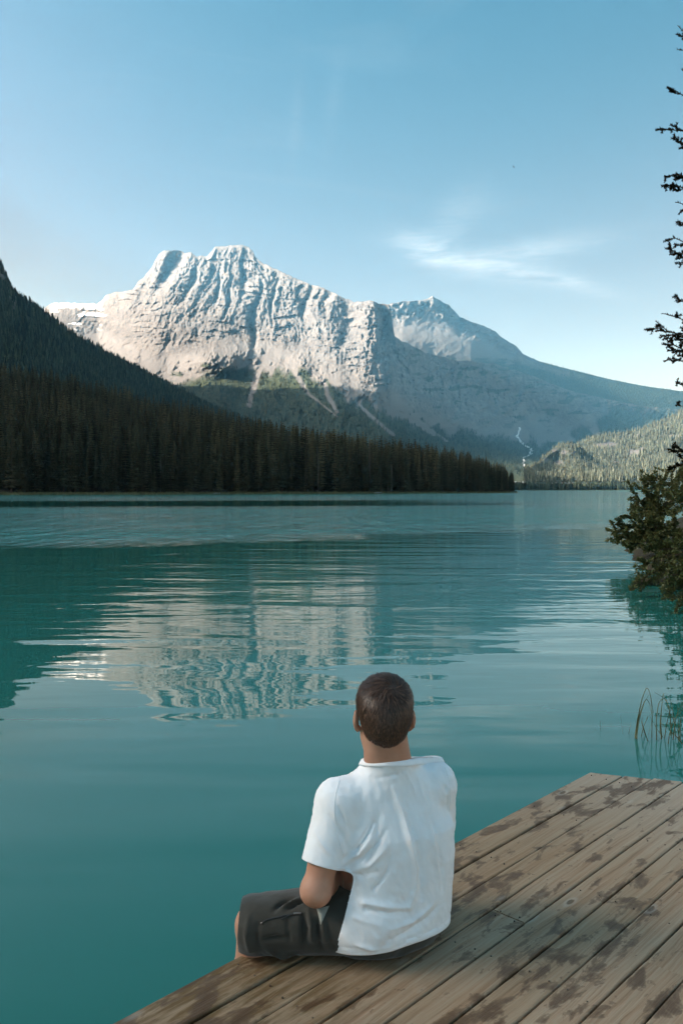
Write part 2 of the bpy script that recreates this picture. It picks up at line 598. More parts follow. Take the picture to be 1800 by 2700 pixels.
GUL = np.zeros_like(PY)
for pts, w0, w1 in (([(692, 900), (688, 960), (672, 1010), (655, 1075)], 13, 7), ([(770, 930), (782, 990), (815, 1040), (890, 1100)], 10, 4),
                    ([(838, 930), (845, 990), (862, 1040), (890, 1090)], 14, 5), ([(985, 1010), (1020, 1050), (1075, 1100), (1150, 1150)], 14, 14),
                    ([(1035, 1040), (1075, 1085), (1130, 1130), (1180, 1165)], 18, 6), ([(1380, 1060), (1362, 1100), (1364, 1140)], 10, 14),
                    ([(1395, 1085), (1412, 1120), (1470, 1165)], 8, 30), ([(1420, 1090), (1450, 1120), (1500, 1165)], 14, 26), ([(1535, 1085), (1555, 1120), (1580, 1150)], 22, 18),
                    ([(890, 1000), (930, 1050), (975, 1095), (1040, 1150)], 5, 8)):
    GUL = np.maximum(GUL, streak(pts, w0, w1))
gnoise = sstep(-0.45, 0.25, fbm(U / 12, PY / 40, 9.0, 3) + 1.2 * (GUL - 0.45))
FO = FO * (1 - np.clip(GUL * 1.6, 0, 1) * gnoise)
# scattered trees up on the benches right of the prow, and the diagonal belt on the left face
FO = np.maximum(FO, 0.9 * sstep(0.25, 0.55, fbm(PX / 40, PY / 12, 3.3, 3)) * np.exp(-((PY - np.interp(PX, [430, 600], [1000, 945])) / 12) ** 2) * sstep(420, 440, PX) * (1 - sstep(600, 640, PX)))
FO = np.maximum(FO, 0.8 * sstep(-0.1, 0.3, fbm(PX / 30, PY / 10, 1.1, 3)) * sstep(1240, 1330, PX) * (1 - sstep(8, 26, PY - top[None])))
FO = np.maximum(FO, 0.8 * np.exp(-((PY - np.interp(PX, [1100, 1180], [920, 935])) / 7) ** 2) * sstep(1085, 1100, PX) * (1 - sstep(1170, 1190, PX)))
FO = np.maximum(FO, 0.85 * sstep(0.28, 0.45, fbm(PX / 46, (PY + 0.1 * PX) / 16, 13.0, 4)) * sstep(1050, 1120, PX) * on_cliff * (PY > top[None] + 12))
SCR = np.clip(np.clip(GUL * 1.6, 0, 1) + sstep(0, 30, PY - hi_end) * (1 - FO), 0, 1)
SCR = SCR * (1 - FO)
SN = np.exp(-((PX - 205) / 55) ** 4) * (1 - sstep(8, 16, PY - top[None] + 8 * fbm(PX / 26, PY / 9, 2.0, 3)))
SN = np.maximum(SN, 0.9 * sstep(0.35, 0.5, fbm(PX / 40, PY / 9, 6.6, 3)) * sstep(130, 150, PX) * (1 - sstep(255, 290, PX)) * (1 - sstep(55, 85, PY - top[None])))
Vb = back_rows(V, 0.6, 1500)
pad = lambda a: np.concatenate([np.repeat(a[:1], 5, 0), a], 0)
terrain('mountain', Vb, pad(FO), pad(SCR), pad(SN))
r1 = scatter(V, FO * sstep(1265, 1240, PY), 17000, 11, 21, 11)
ALLFOREST.append(r1)

RIV = np.array([(1368, 1128), (1364, 1150), (1372, 1168), (1392, 1180), (1402, 1190), (1394, 1200), (1380, 1210), (1379, 1222), (1388, 1238), (1394, 1250), (1412, 1262)], float)
rt = np.linspace(0, len(RIV) - 1, 61)
rx, ry = np.interp(rt, np.arange(len(RIV)), RIV[:, 0]), np.interp(rt, np.arange(len(RIV)), RIV[:, 1])
rx = rx + 2.2 * np.sin(rt * 4.1) + 1.2 * np.sin(rt * 9.7)
rw = np.interp(rt, [0, 3, 7, 10], [2.0, 4.0, 2.2, 5.0]) * (1 + 0.35 * np.sin(rt * 7.0))
rows = []
for sx in (-1, -0.3, 0.3, 1):
    cx_ = np.clip(((rx + sx * rw - pxs[0]) / 1.9).astype(int), 0, len(pxs) - 1)
    d_ = np.array([np.interp(yy_, PY[:, c_], DP2[:, c_]) for yy_, c_ in zip(ry, cx_)])
    rows.append(unproj(rx + sx * rw, ry - 0.8, d_ - 6) + np.array([0, 0, 1.0]))
RV = np.stack(rows, 1)
wwm = Mat('white_water')
wwm.set(wwm.ramp(wwm.noise(wwm.coord('Position'), 0.05, 4), [(0.35, (0.35, 0.37, 0.37)), (0.65, (0.78, 0.80, 0.80))]), 0.6, 0.4)
river = link('river', mesh_np('river', RV.reshape(-1, 3), grid_faces(61, 4)), wwm.m, smooth=True)
tag(river, kind='structure')

# --- second massif behind it --------------------------------------
SIL2 = np.array([(900, 795), (1026, 802), (1061, 795), (1101, 792), (1124, 789), (1134, 784), (1141, 779), (1147, 786), (1153, 789), (1181, 803), (1198, 820), (1210, 835),
                 (1244, 850), (1273, 858), (1302, 872), (1325, 892), (1359, 912), (1371, 924), (1376, 932), (1417, 951), (1474, 967), (1531, 981),
                 (1589, 996), (1646, 1008), (1704, 1019), (1800, 1032), (2000, 1055)], float)
SECS2 = {900: [(795, 5700), (860, 5450), (950, 5000), (1050, 4700)],
         1060: [(795, 5650), (830, 5590), (862, 5430), (895, 5050), (960, 4600), (1050, 4400)],
         1141: [(779, 5600), (830, 5530), (862, 5380), (895, 5050), (940, 4800), (1050, 4500)],
         1240: [(848, 5560), (880, 5400), (910, 5100), (950, 4800), (1050, 4600)],
         1376: [(932, 5500), (960, 5250), (1000, 4950), (1080, 4800)],
         1530: [(981, 5550), (1010, 5350), (1060, 5100), (1130, 4950)],
         2000: [(1055, 5800), (1075, 5650), (1100, 5500), (1160, 5200)]}
px2 = np.arange(900, 2000, 2.4)
PY, DP = interp_sections(SECS2, px2, 110)
DP = smooth_rows(DP, 4)
DP = DP + np.interp(px2, [1000, 1060, 1240, 1400, 1600], [60, 80, 350, 650, 800])[None]
t2 = np.interp(px2, SIL2[:, 0], SIL2[:, 1]) + 1.8 * fbm(px2 / 10, 0.9, 4.7, 4) * (1 - sstep(1350, 1450, px2))
PY = drape(PY, t2, 12, 22.0)
PX = np.broadcast_to(px2[None], PY.shape)
rel = PY - t2[None]
rock2 = (1 - sstep(1300, 1420, PX))
U2 = PX + 0.35 * rel + 8 * fbm(PX / 40, PY / 30, 3.3, 2)
rib = 0.30 * crest(perlin(U2 / 28, PY / 26, 1.5)) + 0.40 * blocks(U2 / 20, PY / 20, 33) + 0.30 * blocks(U2 / 9, PY / 10, 77) + 0.16 * blocks(PX / 5, PY / 6, 15)
bed = (PY - 0.2 * PX + 8 * fbm(PX / 60, PY / 40, 31.0, 2)) / 13
rib = rib + 0.3 * (bed - np.floor(bed) - 0.5)
DP = DP - sstep(0, 6, rel) * rock2 * ((1 - sstep(34, 60, rel)) * 42 * rib + 12 * rib + 6 * fbm(PX / 20, PY / 12, 2.0, 3)) - (1 - rock2) * 6 * fbm(PX / 25, PY / 15, 2.0, 2)
# sharp horn
DP = DP - 60 * np.exp(-((PX - 1141) / 9) ** 2) * (1 - sstep(10, 60, rel)) + 70 * sstep(1185, 1215, PX) * np.exp(-((PX - 1200) / 26) ** 2) * (1 - sstep(20, 60, rel))
V = unproj(PX, PY, DP)
FO = sstep(-6, 12, (PX - 1400) * 0.45 + 14 * fbm(PX / 40, PY / 10, 7.0, 3) + 0.8 * (rel - 14))
FO = np.maximum(FO, sstep(1440, 1480, PX + 10 * fbm(PX / 20, PY / 8, 1.0, 2)))
FO *= (1 - 0.9 * np.exp(-((PY - np.interp(PX, [1330, 1480], [935, 985])) / 9) ** 2) * (PX < 1500))
SCR = (1 - FO) * sstep(26, 48, rel) * 0.9
Vb = back_rows(V, 0.6, 1500)
terrain('mountain', Vb, pad(FO), pad(SCR), pad(FO * 0))
ALLFOREST.append(scatter(V, FO * (rel < 130), 7000, 9, 17, 12))

# --- left mountainside: wooded spur in view, and the range it belongs to ---
SIL3 = np.array([(-900, 60), (-500, 300), (-200, 520), (-60, 640), (0, 692), (11, 718), (26, 755), (34, 769), (57, 790), (103, 820), (144, 850), (201, 893), (247, 916), (287, 940),
                 (344, 968), (402, 997), (459, 1028), (499, 1046), (560, 1080), (640, 1110), (760, 1150), (900, 1190)], float)
SECS3 = {-900: [(60, 1500), (400, 1150), (800, 800), (1150, 560), (1260, 420)],
         -200: [(520, 1850), (700, 1600), (900, 1250), (1150, 760), (1260, 500)],
         0: [(692, 2050), (760, 1960), (860, 1700), (1000, 1250), (1150, 820), (1250, 560)],
         200: [(893, 2250), (960, 1950), (1050, 1500), (1150, 1000), (1250, 620)],
         500: [(1046, 2550), (1090, 2250), (1150, 1700), (1220, 1000), (1262, 640)],
         900: [(1190, 2700), (1215, 2200), (1240, 1500), (1262, 1000), (1275, 700)]}
px3 = np.arange(-900, 900, 5.0)
PY, DP = interp_sections(SECS3, px3, 120)
t3 = np.interp(px3, SIL3[:, 0], SIL3[:, 1])
PY = t3[None] + (PY - PY[0][None]) / (PY[-1] - PY[0])[None] * (PY[-1] - t3)[None]
PX = np.broadcast_to(px3[None], PY.shape)
rel = PY - t3[None]
DP = DP - sstep(0, 30, rel) * (26 * ridged((PX + 0.4 * rel) / 60, PY / 200, 2.0, 3) + 14 * fbm(PX / 22, PY / 40, 2.0, 3))
V = unproj(PX, PY, DP)
crag = sstep(0.0, 0.5, fbm(PX / 22, PY / 30, 7.7, 3) + 1.4 * (1 - sstep(20, 75, rel)) * (PX < 45) - 0.75)
FO = 1 - 0.85 * crag
Vb = back_rows(V, 0.3, 900)
terrain('mountainside', Vb, pad(FO), pad(FO * 0), pad(FO * 0))
dens3 = FO * ((PX > -140) & (PX < 720))
P3, S3 = scatter(V, dens3 * (DP > 700), 16000, 15, 27, 13)
ALLFOREST.append((P3, S3))
e = V[0][(px3 > -60) & (px3 < 560)]
k = np.random.RandomState(5).randint(0, len(e) - 1, 420)
f = np.random.RandomState(6).rand(420, 1)
ALLFOREST.append((e[k] * (1 - f) + e[k + 1] * f - np.array([0, 0, 1.5]), np.random.RandomState(8).uniform(10, 22, 420)))

# the range left of the picture, which keeps the sun off the lake
RX = np.linspace(-5200, -420, 70)
RY = np.linspace(-2600, 7200, 197)
GX, GY = np.meshgrid(RX, RY)
crx = np.interp(RY, [-2600, 0, 600, 2500, 5000, 7200], [-1500, -1350, -1450, -2000, -2600, -3000])[:, None]
crh = np.interp(RY, [-2600, -600, 300, 1200, 2400, 3000, 3400, 3780, 3900, 4000, 4280, 4800, 5500, 7200], [700, 760, 800, 980, 1330, 1330, 1480, 1690, 1590, 1480, 1320, 1300, 1200, 700])[:, None]
w_in = np.where(GX > crx, (GX - crx) / (-420 - crx), (crx - GX) / 2400)
H = crh * (1 - np.clip(w_in, 0, 1)) ** np.where(GX > crx, 1.35, 1.0)
H = H + 40 * fbm(GX / 420, GY / 420, 1.0, 4) * (1 - np.clip(w_in, 0, 1)) - 2
H = np.where(np.abs(GX) * F / np.maximum(GY, 1) < 1010, -2.0, H)   # falls to the valley before the view begins
H = np.where((GY > 2600) & (GX > crx + 1500), -2.0, H)
V = np.stack([GX, GY, H], -1)
terrain('mountain_range', V, sstep(1100, 800, H) * 0.95, H * 0, H * 0)

# --- sunlit wooded hills on the right ------------------------------
SIL4 = np.array([(1380, 1240), (1430, 1225), (1480, 1200), (1549, 1156), (1589, 1148), (1646, 1142), (1704, 1126), (1761, 1100), (1800, 1083), (1950, 1010), (2300, 860), (2800, 760)], float)
SECS4 = {1380: [(1240, 2700), (1268, 1900)], 1549: [(1156, 3100), (1190, 2800), (1230, 2450), (1270, 1850)],
         1800: [(1083, 3100), (1150, 2700), (1220, 2300), (1272, 1800)], 2300: [(860, 2900), (1000, 2500), (1150, 2100), (1275, 1500)], 2800: [(760, 2600), (1000, 2100), (1280, 1200)]}
px4 = np.arange(1380, 2800, 4.0)
PY, DP = interp_sections(SECS4, px4, 70)
t4 = np.interp(px4, SIL4[:, 0], SIL4[:, 1])
PY = t4[None] + (PY - PY[0][None]) / (PY[-1] - PY[0])[None] * (PY[-1] - t4)[None]
PX = np.broadcast_to(px4[None], PY.shape)
rel = PY - t4[None]
DP = DP - sstep(0, 14, rel) * (55 * fbm(PX / 85, PY / 45, 3.0, 3))
V = unproj(PX, PY, DP)
FO = np.ones_like(PY)
for cx, cy, w, h in ((1668, 1194, 20, 11), (1690, 1186, 10, 8), (1622, 1222, 18, 9), (1572, 1176, 13, 7), (1605, 1172, 26, 8), (1770, 1150, 30, 5), (1680, 1148, 18, 4)):
    FO = FO - 0.95 * sstep(0.3, 0.75, np.exp(-((PX - cx) / w) ** 2 - ((PY - cy) / h) ** 2) + 0.25 * fbm(PX / 9, PY / 5, 5.0, 3))
FO = np.clip(FO, 0.05, 1)
terrain('hillside', back_rows(V, 0.5, 700), pad(FO) * 0.72, pad(1 - FO) * 0.6, pad(FO * 0))
ALLFOREST.append(scatter(V, (FO > 0.6) * (PX < 1960.0), 6500, 11, 22, 14))
# the wooded knoll in front of them
SIL5 = np.array([(1385, 1262), (1411, 1226), (1430, 1205), (1451, 1188), (1474, 1170), (1500, 1166), (1520, 1170), (1537, 1186), (1560, 1203), (1577, 1216), (1620, 1240), (1700, 1262)], float)
SECS5 = {1385: [(1262, 2100), (1275, 1850)], 1470: [(1172, 2350), (1185, 2310), (1205, 2290), (1235, 2180), (1272, 1850)],
         1540: [(1186, 2330), (1215, 2250), (1240, 2120), (1272, 1850)], 1700: [(1262, 2150), (1275, 1850)]}
px5 = np.arange(1385, 1701, 2.2)
PY, DP = interp_sections(SECS5, px5, 50)
t5 = np.interp(px5, SIL5[:, 0], SIL5[:, 1])
PY = t5[None] + (PY - PY[0][None]) / (PY[-1] - PY[0])[None] * (PY[-1] - t5)[None]
PX = np.broadcast_to(px5[None], PY.shape)
rel = PY - t5[None]
DP = DP - sstep(0, 10, rel) * (14 * fbm(PX / 22, PY / 16, 3.0, 4))
V = unproj(PX, PY, DP)
FO = np.ones_like(PY)
for cx, cy, w, h in ((1462, 1190, 12, 8), (1486, 1192, 9, 8), (1468, 1220, 16, 9), (1440, 1215, 14, 8), (1512, 1192, 7, 5)):
    FO = FO - 0.9 * sstep(0.3, 0.7, np.exp(-((PX - cx) / w) ** 2 - ((PY - cy) / h) ** 2) + 0.3 * fbm(PX / 6, PY / 4, 5.0, 3))
FO = np.clip(FO, 0.08, 1)
terrain('knoll', back_rows(V, 0.7, 300), pad(FO) * 0.72, pad(FO * 0), pad(FO * 0))
ALLFOREST.append(scatter(V, (FO > 0.5) * 1.0, 1500, 8, 15, 15))

# valley floor behind the lake, lake bed and far ground in one sheet
gm = Mat('valley_ground')
gp = gm.coord('Position')
gm.set(gm.ramp(gm.noise(gp, 0.02, 5), [(0.35, (0.035, 0.042, 0.022)), (0.65, (0.075, 0.075, 0.045))]), 0.95, 0.1)
gx = np.concatenate([np.linspace(-9000, -300, 12), np.linspace(-100, 2600, 60), np.linspace(3000, 9000, 8)])
gy = np.concatenate([np.linspace(-6000, 1500, 12), np.linspace(1560, 2200, 40), np.linspace(2400, 12000, 14)])
GX, GY = np.meshgrid(gx, gy)
shore = 1690 + 25 * fbm(GX / 180, 0.2, 0.4, 3)
GZ = np.where(GY < shore, -6.0, 0.35 + np.clip((GY - shore) * 0.014, 0, 26))
GZ = GZ + 0.15 * fbm(GX / 60, GY / 60, 0.7, 2) * (GY > shore)
vf = link('valley_floor', mesh_np('valley_floor', np.stack([GX, GY, GZ], -1).reshape(-1, 3), grid_faces(len(gy), len(gx))), gm.m, smooth=True)
tag(vf, kind='structure')
r = np.random.RandomState(21)
tx = r.uniform(270, 1000, 2600)
ty = 1705 + 25 * fbm(tx / 180, 0.2, 0.4, 3) + 260 * r.rand(2600) ** 1.7
ALLFOREST.append((np.stack([tx, ty, 0.3 + np.clip((ty - 1690) * 0.014, 0, 26)], -1), r.uniform(10, 20, 2600)))
# ================================================================== woods
def foliage_material(name, dark, light, warm, scale=3.0, trans=0.0):
    m = Mat(name)
    oi = m.node('ShaderNodeObjectInfo').outputs['Random']
    n = m.noise(m.coord('Object'), scale, 3, 0.6)
    c = m.mix(m.ramp(n, [(0.35, (0, 0, 0)), (0.7, (1, 1, 1))]), dark, light)
    c = m.mix(m.math('MULTIPLY', m.math('POWER', oi, 1.7), 0.75), c, warm)
    k = m.math('ADD', 0.42, m.math('MULTIPLY', m.math('FRACT', m.math('MULTIPLY', oi, 7.31)), 1.25))      # every tree a little lighter or darker
    kk = m.node('ShaderNodeCombineColor')
    for i in range(3):
        m.l.new(k, kk.inputs[i])
    c = m.mix(1.0, c, kk.outputs[0], 'MULTIPLY')
    m.set(c, 0.9, 0.05)
    return m.m


def bark_material(name, a, b, sc=(6, 6, 1.2)):
    m = Mat(name)
    n = m.noise(m.coord('Object', sc), 3.0, 6, 0.7, 0.4)
    m.set(m.ramp(n, [(0.3, a), (0.7, b)]), 0.95, 0.15)
    m.bump(n, 0.8, 0.03)
    return m.m


NEEDLE = foliage_material('spruce_needles', (0.030, 0.034, 0.020), (0.092, 0.098, 0.054), (0.140, 0.122, 0.068), 0.8)
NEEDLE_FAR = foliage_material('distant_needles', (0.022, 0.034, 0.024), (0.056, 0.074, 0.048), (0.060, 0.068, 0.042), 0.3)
NEEDLE_SUN = foliage_material('sunlit_needles', (0.066, 0.080, 0.056), (0.115, 0.130, 0.090), (0.125, 0.125, 0.090), 0.3)  # lighter copy of the distant needles, sunlight put into the colour
BARK = bark_material('spruce_bark', (0.035, 0.026, 0.018), (0.10, 0.075, 0.055))
DEADWOOD = bark_material('grey_deadwood', (0.20, 0.18, 0.16), (0.40, 0.37, 0.34))
SNAGWOOD = bark_material('standing_deadwood', (0.09, 0.08, 0.07), (0.20, 0.18, 0.16))


def tube(path, radii, sides=6):
    """verts, quads of a tapered tube along path"""
    path = np.asarray(path, float)
    n = len(path)
    tang = np.gradient(path, axis=0)
    tang /= np.linalg.norm(tang, axis=1)[:, None] + 1e-9
    ref = np.array([0.31, 0.17, 0.93]) if abs(tang[0][2]) < 0.8 else np.array([1.0, 0.1, 0.05])
    s = np.cross(tang, ref)
    s /= np.linalg.norm(s, axis=1)[:, None] + 1e-9
    u = np.cross(s, tang)
    an = np.linspace(0, 2 * np.pi, sides, endpoint=False)
    V = path[:, None] + np.asarray(radii, float)[:, None, None] * (np.cos(an)[None, :, None] * s[:, None] + np.sin(an)[None, :, None] * u[:, None])
    f = []
    for i in range(n - 1):
        for j in range(sides):
            k = (j + 1) % sides
            f.append((i * sides + j, i * sides + k, (i + 1) * sides + k, (i + 1) * sides + j))
    return V.reshape(-1, 3), np.array(f)


class Soup:
    """collects triangles and quads (as degenerate-free lists) for one mesh"""

    def __init__(s):
        s.v, s.f, s.n = [], [], 0

    def add(s, v, f):
        v = np.asarray(v, float)
        s.v.append(v)
        s.f.extend([tuple(int(i) + s.n for i in q) for q in f])
        s.n += len(v)

    def mesh(s, name):
        me = bpy.data.meshes.new(name)
        me.from_pydata([tuple(x) for x in np.concatenate(s.v)], [], s.f)
        me.update()
        return me


def spruce_meshes(seed, H=22.0, spread=0.105, levels=30):
    """trunk and crown meshes of a narrow subalpine spruce"""
    r = np.random.RandomState(seed)
    lean = r.uniform(-0.25, 0.25, 2)
    zz = np.linspace(0, H, 7)
    path = np.stack([lean[0] * (zz / H) ** 2, lean[1] * (zz / H) ** 2, zz], -1)
    tv, tf = tube(path, 0.20 * (1 - zz / H) ** 0.8 + 0.02, 7)
    S = Soup()
    base = r.uniform(0.04, 0.16)
    for i in range(levels):
        t = (i + r.uniform(-0.3, 0.3)) / levels
        z = H * (base + (1 - base) * t)
        R = H * spread * (1 - t) ** 0.72 * r.uniform(0.72, 1.18) + 0.16
        nb = int(7 + 2 * r.rand()) if t < 0.85 else 5
        a0 = r.rand() * 6.28
        for k in range(nb):
            if r.rand() < 0.08:
                continue
            a = a0 + 6.283 * k / nb + r.uniform(-0.25, 0.25)
            L = R * r.uniform(0.6, 1.15)
            d = np.array([math.cos(a), math.sin(a), 0])
            side = np.array([-d[1], d[0], 0])
            droop = r.uniform(0.30, 0.60) * (1 - 0.6 * t)
            p = [np.array([0, 0, z]) + d * L * q + np.array([0, 0, -droop * L * q + 0.22 * L * q * q]) for q in (0.02, 0.4, 0.75, 1.0)]
            w = [0.10 * L + 0.05, 0.30 * L + 0.08, 0.22 * L + 0.06, 0.02]
            v, f = [], []
            for q in range(4):
                sag = np.array([0, 0, -0.28 * w[q]])
                v += [p[q] - side * w[q] + sag, p[q], p[q] + side * w[q] + sag]
            for q in range(3):
                f += [(q * 3, q * 3 + 1, q * 3 + 4, q * 3 + 3), (q * 3 + 1, q * 3 + 2, q * 3 + 5, q * 3 + 4)]
            # hanging twigs give the ragged edge
            for q in range(5):
                u = r.uniform(0.25, 1.0)
                c = p[0] * (1 - u) + p[3] * u + side * r.uniform(-0.8, 0.8) * 0.25 * L
                n0 = len(v)
                hl = r.uniform(0.18, 0.42)
                o = d * r.uniform(-0.1, 0.25) * L + side * r.uniform(-0.2, 0.2) * L
                v += [c - side * 0.09 + o * 0, c + side * 0.09, c + o * 0.6 + np.array([0, 0, -hl])]
                f += [(n0, n0 + 1, n0 + 2)]
            S.add(v, f)
    tm = mesh_np('trunk', tv, tf)
    tm.materials.append(BARK)
    cm = S.mesh('crown')
    cm.materials.append(NEEDLE)
    return tm, cm, H


def far_tree_mesh(seed, mat):
    r = np.random.RandomState(seed)
    S = Soup()
    n = 7
    lev = 5
    for i in range(lev):
        z0, z1 = 0.06 + 0.17 * i, 0.06 + 0.17 * i + 0.30 * (1 - i * 0.08)
        z1 = min(z1, 1.0) if i < lev - 1 else 1.0
        R = 0.155 * (1 - i / lev) ** 0.8 + 0.015
        a = np.linspace(0, 6.283, n, endpoint=False) + r.rand()
        rr = R * r.uniform(0.6, 1.25, n)
        ring = np.stack([np.cos(a) * rr, np.sin(a) * rr, z0 + r.uniform(-0.04, 0.02, n)], -1)
        v = np.concatenate([ring, [[0, 0, z1]]])
        S.add(v, [(k, (k + 1) % n, n) for k in range(n)])
    me = S.mesh('far_tree')
    me.materials.append(mat)
    return me


def stuff_on_points(name, P, S, meshes, label, seed=0):
    """one 'stuff' object that grows copies of the given meshes on its points"""
    cl = bpy.data.collections.new(name + '_kinds')
    for m in meshes:
        cl.objects.link(bpy.data.objects.new(name + '_kind', m))
    me = bpy.data.meshes.new(name)
    me.vertices.add(len(P))
    me.vertices.foreach_set('co', np.asarray(P, np.float32).ravel())
    add_attr(me, 'size', S)
    r = np.random.RandomState(seed)
    add_attr(me, 'spin', r.uniform(0, 6.283, len(P)))
    add_attr(me, 'fat', r.uniform(0.8, 1.3, len(P)))
    me.update()
    o = link(name, me)
    ng = bpy.data.node_groups.new(name, 'GeometryNodeTree')
    ng.interface.new_socket('Geometry', in_out='INPUT', socket_type='NodeSocketGeometry')
    ng.interface.new_socket('Geometry', in_out='OUTPUT', socket_type='NodeSocketGeometry')
    N, L = ng.nodes, ng.links
    gi, go = N.new('NodeGroupInput'), N.new('NodeGroupOutput')
    ci = N.new('GeometryNodeCollectionInfo')
    ci.inputs['Collection'].default_value = cl
    ci.inputs['Separate Children'].default_value = True
    ci.inputs['Reset Children'].default_value = True
    ip = N.new('GeometryNodeInstanceOnPoints')
    ip.inputs['Pick Instance'].default_value = True
    L.new(gi.outputs[0], ip.inputs['Points'])
    L.new(ci.outputs[0], ip.inputs['Instance'])

    def named(nm):
        a = N.new('GeometryNodeInputNamedAttribute')
        a.data_type = 'FLOAT'
        a.inputs[0].default_value = nm
        return a.outputs[0]
    rot = N.new('ShaderNodeCombineXYZ')
    L.new(named('spin'), rot.inputs[2])
    L.new(rot.outputs[0], ip.inputs['Rotation'])
    mul = N.new('ShaderNodeMath')
    mul.operation = 'MULTIPLY'
    L.new(named('size'), mul.inputs[0])
    L.new(named('fat'), mul.inputs[1])
    sc = N.new('ShaderNodeCombineXYZ')
    L.new(mul.outputs[0], sc.inputs[0])
    L.new(mul.outputs[0], sc.inputs[1])
    L.new(named('size'), sc.inputs[2])
    L.new(sc.outputs[0], ip.inputs['Scale'])
    L.new(ip.outputs[0], go.inputs[0])
    md = o.modifiers.new('grow', 'NODES')
    md.node_group = ng
    tag(o, label, kind='stuff')
    return o


far_kinds = [far_tree_mesh(k, NEEDLE_FAR) for k in range(4)]
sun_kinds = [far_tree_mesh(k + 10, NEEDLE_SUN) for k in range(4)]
names = (('mountain_forest', 'dark conifer forest on the lower slopes of the grey mountain'), ('ridge_forest', 'conifer forest along the long right-hand mountain shoulder'),
         ('mountainside_forest', 'blue-green conifer forest on the steep left mountainside'), ('skyline_forest', 'thin row of conifers along the skyline of the left mountainside'),
         ('hillside_forest', 'sunlit pale green conifer forest on the right-hand hill'), ('knoll_forest', 'sunlit conifers on the small rocky knoll'),
         ('shoreline_forest', 'low dark tree line along the far end of the lake'))
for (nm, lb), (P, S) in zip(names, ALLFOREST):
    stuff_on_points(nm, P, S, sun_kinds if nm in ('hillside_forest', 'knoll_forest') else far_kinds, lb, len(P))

# --- the wooded point across the lake ------------------------------
_sp = np.arange(-760, 1420, 2.0)
_sd = np.interp(_sp, [-600, 0, 400, 800, 1100, 1300, 1362, 1400], [262, 283, 300, 335, 385, 440, 478, 520]) + 1.2 * fbm(_sp / 60, 0.4, 0.9, 3)


def shore_depth(px):
    return np.interp(px, _sp, _sd)


def shore_rise(px, d):
    s = d - shore_depth(px)
    zb = np.interp(px, [-600, 0, 400, 700, 900, 1100, 1300, 1362], [85, 50, 31, 18, 8, 3.5, 1.6, 0.7])
    return np.clip(s * 0.22, -0.6, 0.55) + zb * np.clip((s - 4) / 220, 0, 4) ** 1.15


shm = Mat('forest_floor')
shp = shm.coord('Position')
c = shm.ramp(shm.noise(shp, 0.3, 5), [(0.3, (0.022, 0.018, 0.011)), (0.7, (0.055, 0.048, 0.028))])
c = shm.mix(shm.attr('sedge'), c, (0.16, 0.145, 0.075))
shm.set(c, 0.95, 0.1)
pxl = np.arange(-700, 1366, 6.0)
qq = np.concatenate([np.linspace(-2, 8, 12), np.linspace(12, 330, 26)])
width = np.interp(pxl, [-700, 700, 1000, 1200, 1320, 1362], [330, 330, 260, 150, 70, 26])
DD = shore_depth(pxl)[None] + np.where(qq[:, None] < 8.1, qq[:, None], qq[:, None] / 330 * width[None])
Z = shore_rise(pxl[None], DD)
Z[-1] = -1.0
XX = (pxl[None] - 900) / F * DD
me = mesh_np('shore', np.stack([XX, DD, Z], -1).reshape(-1, 3), grid_faces(len(qq), len(pxl)))
add_attr(me, 'sedge', np.broadcast_to((np.clip(qq, -2, 9) < 2.6).astype(float)[:, None], DD.shape))
tag(link('shore', me, shm.m, smooth=True), kind='structure')

TOPS = lambda px: np.interp(px, [-600, 0, 100, 200, 300, 400, 480, 560, 640, 700, 800, 900, 1000, 1100, 1200, 1260, 1320, 1345, 1362],
                            [860, 955, 968, 978, 1002, 1024, 1036, 1050, 1062, 1072, 1092, 1112, 1136, 1160, 1188, 1204, 1226, 1240, 1262])
kinds = [spruce_meshes(40 + k, spread=(0.085, 0.105, 0.12, 0.095, 0.10, 0.115)[k]) for k in range(6)]
r = np.random.RandomState(31)
front = []
for i in range(300):
    px = -20 + 1372 * (i + r.rand()) / 300
    d = shore_depth(px) + 4.5 + 26 * r.rand() ** 1.6 * min(1.0, (1370 - px) / 120 + 0.15)
    px += r.uniform(-8, 8)
    z = float(shore_rise(px, d))
    allow = (1290 - TOPS(px)) / F * d + 1.95 - z
    base = np.interp(px, [0, 900, 1150, 1300, 1362], [23, 24, 22, 17, 13])
    h = min(base * r.choice([r.uniform(0.35, 0.7), r.uniform(0.7, 1.0), r.uniform(0.85, 1.15)]), allow * r.uniform(0.86, 1.02))
    front.append(((px - 900) / F * d, d, z - 0.2, h, r.randint(6), r.rand() * 6.28))
for x, y, z, h, k, a in front:
    tm, cm, H0 = kinds[k]
    o = empty('spruce_tree', (x, y, z), a)
    o.scale = (h / H0 * r.uniform(0.85, 1.25),) * 2 + (h / H0,)
    for nm, m in (('trunk', tm), ('crown', cm)):
        c = bpy.data.objects.new(nm, m)
        COL.objects.link(c)
        c.parent = o
    pxt = 900 + x / y * F
    where = ('left of the thin dead trunk', 'between thin dead trunk and short driftwood', 'between short driftwood and tall dead tree',
             'between tall and pale dead trees', 'right of the dead trees', 'at the tip of the point')[int(np.searchsorted([424, 571, 838, 1031, 1250], pxt))]
    size = 'short' if h < 12 else 'tall' if h > 21 else 'middle-sized'
    tag(o, f'{size} dark front-row spruce across the lake, {where}', 'tree', 'spruces along the far shore')
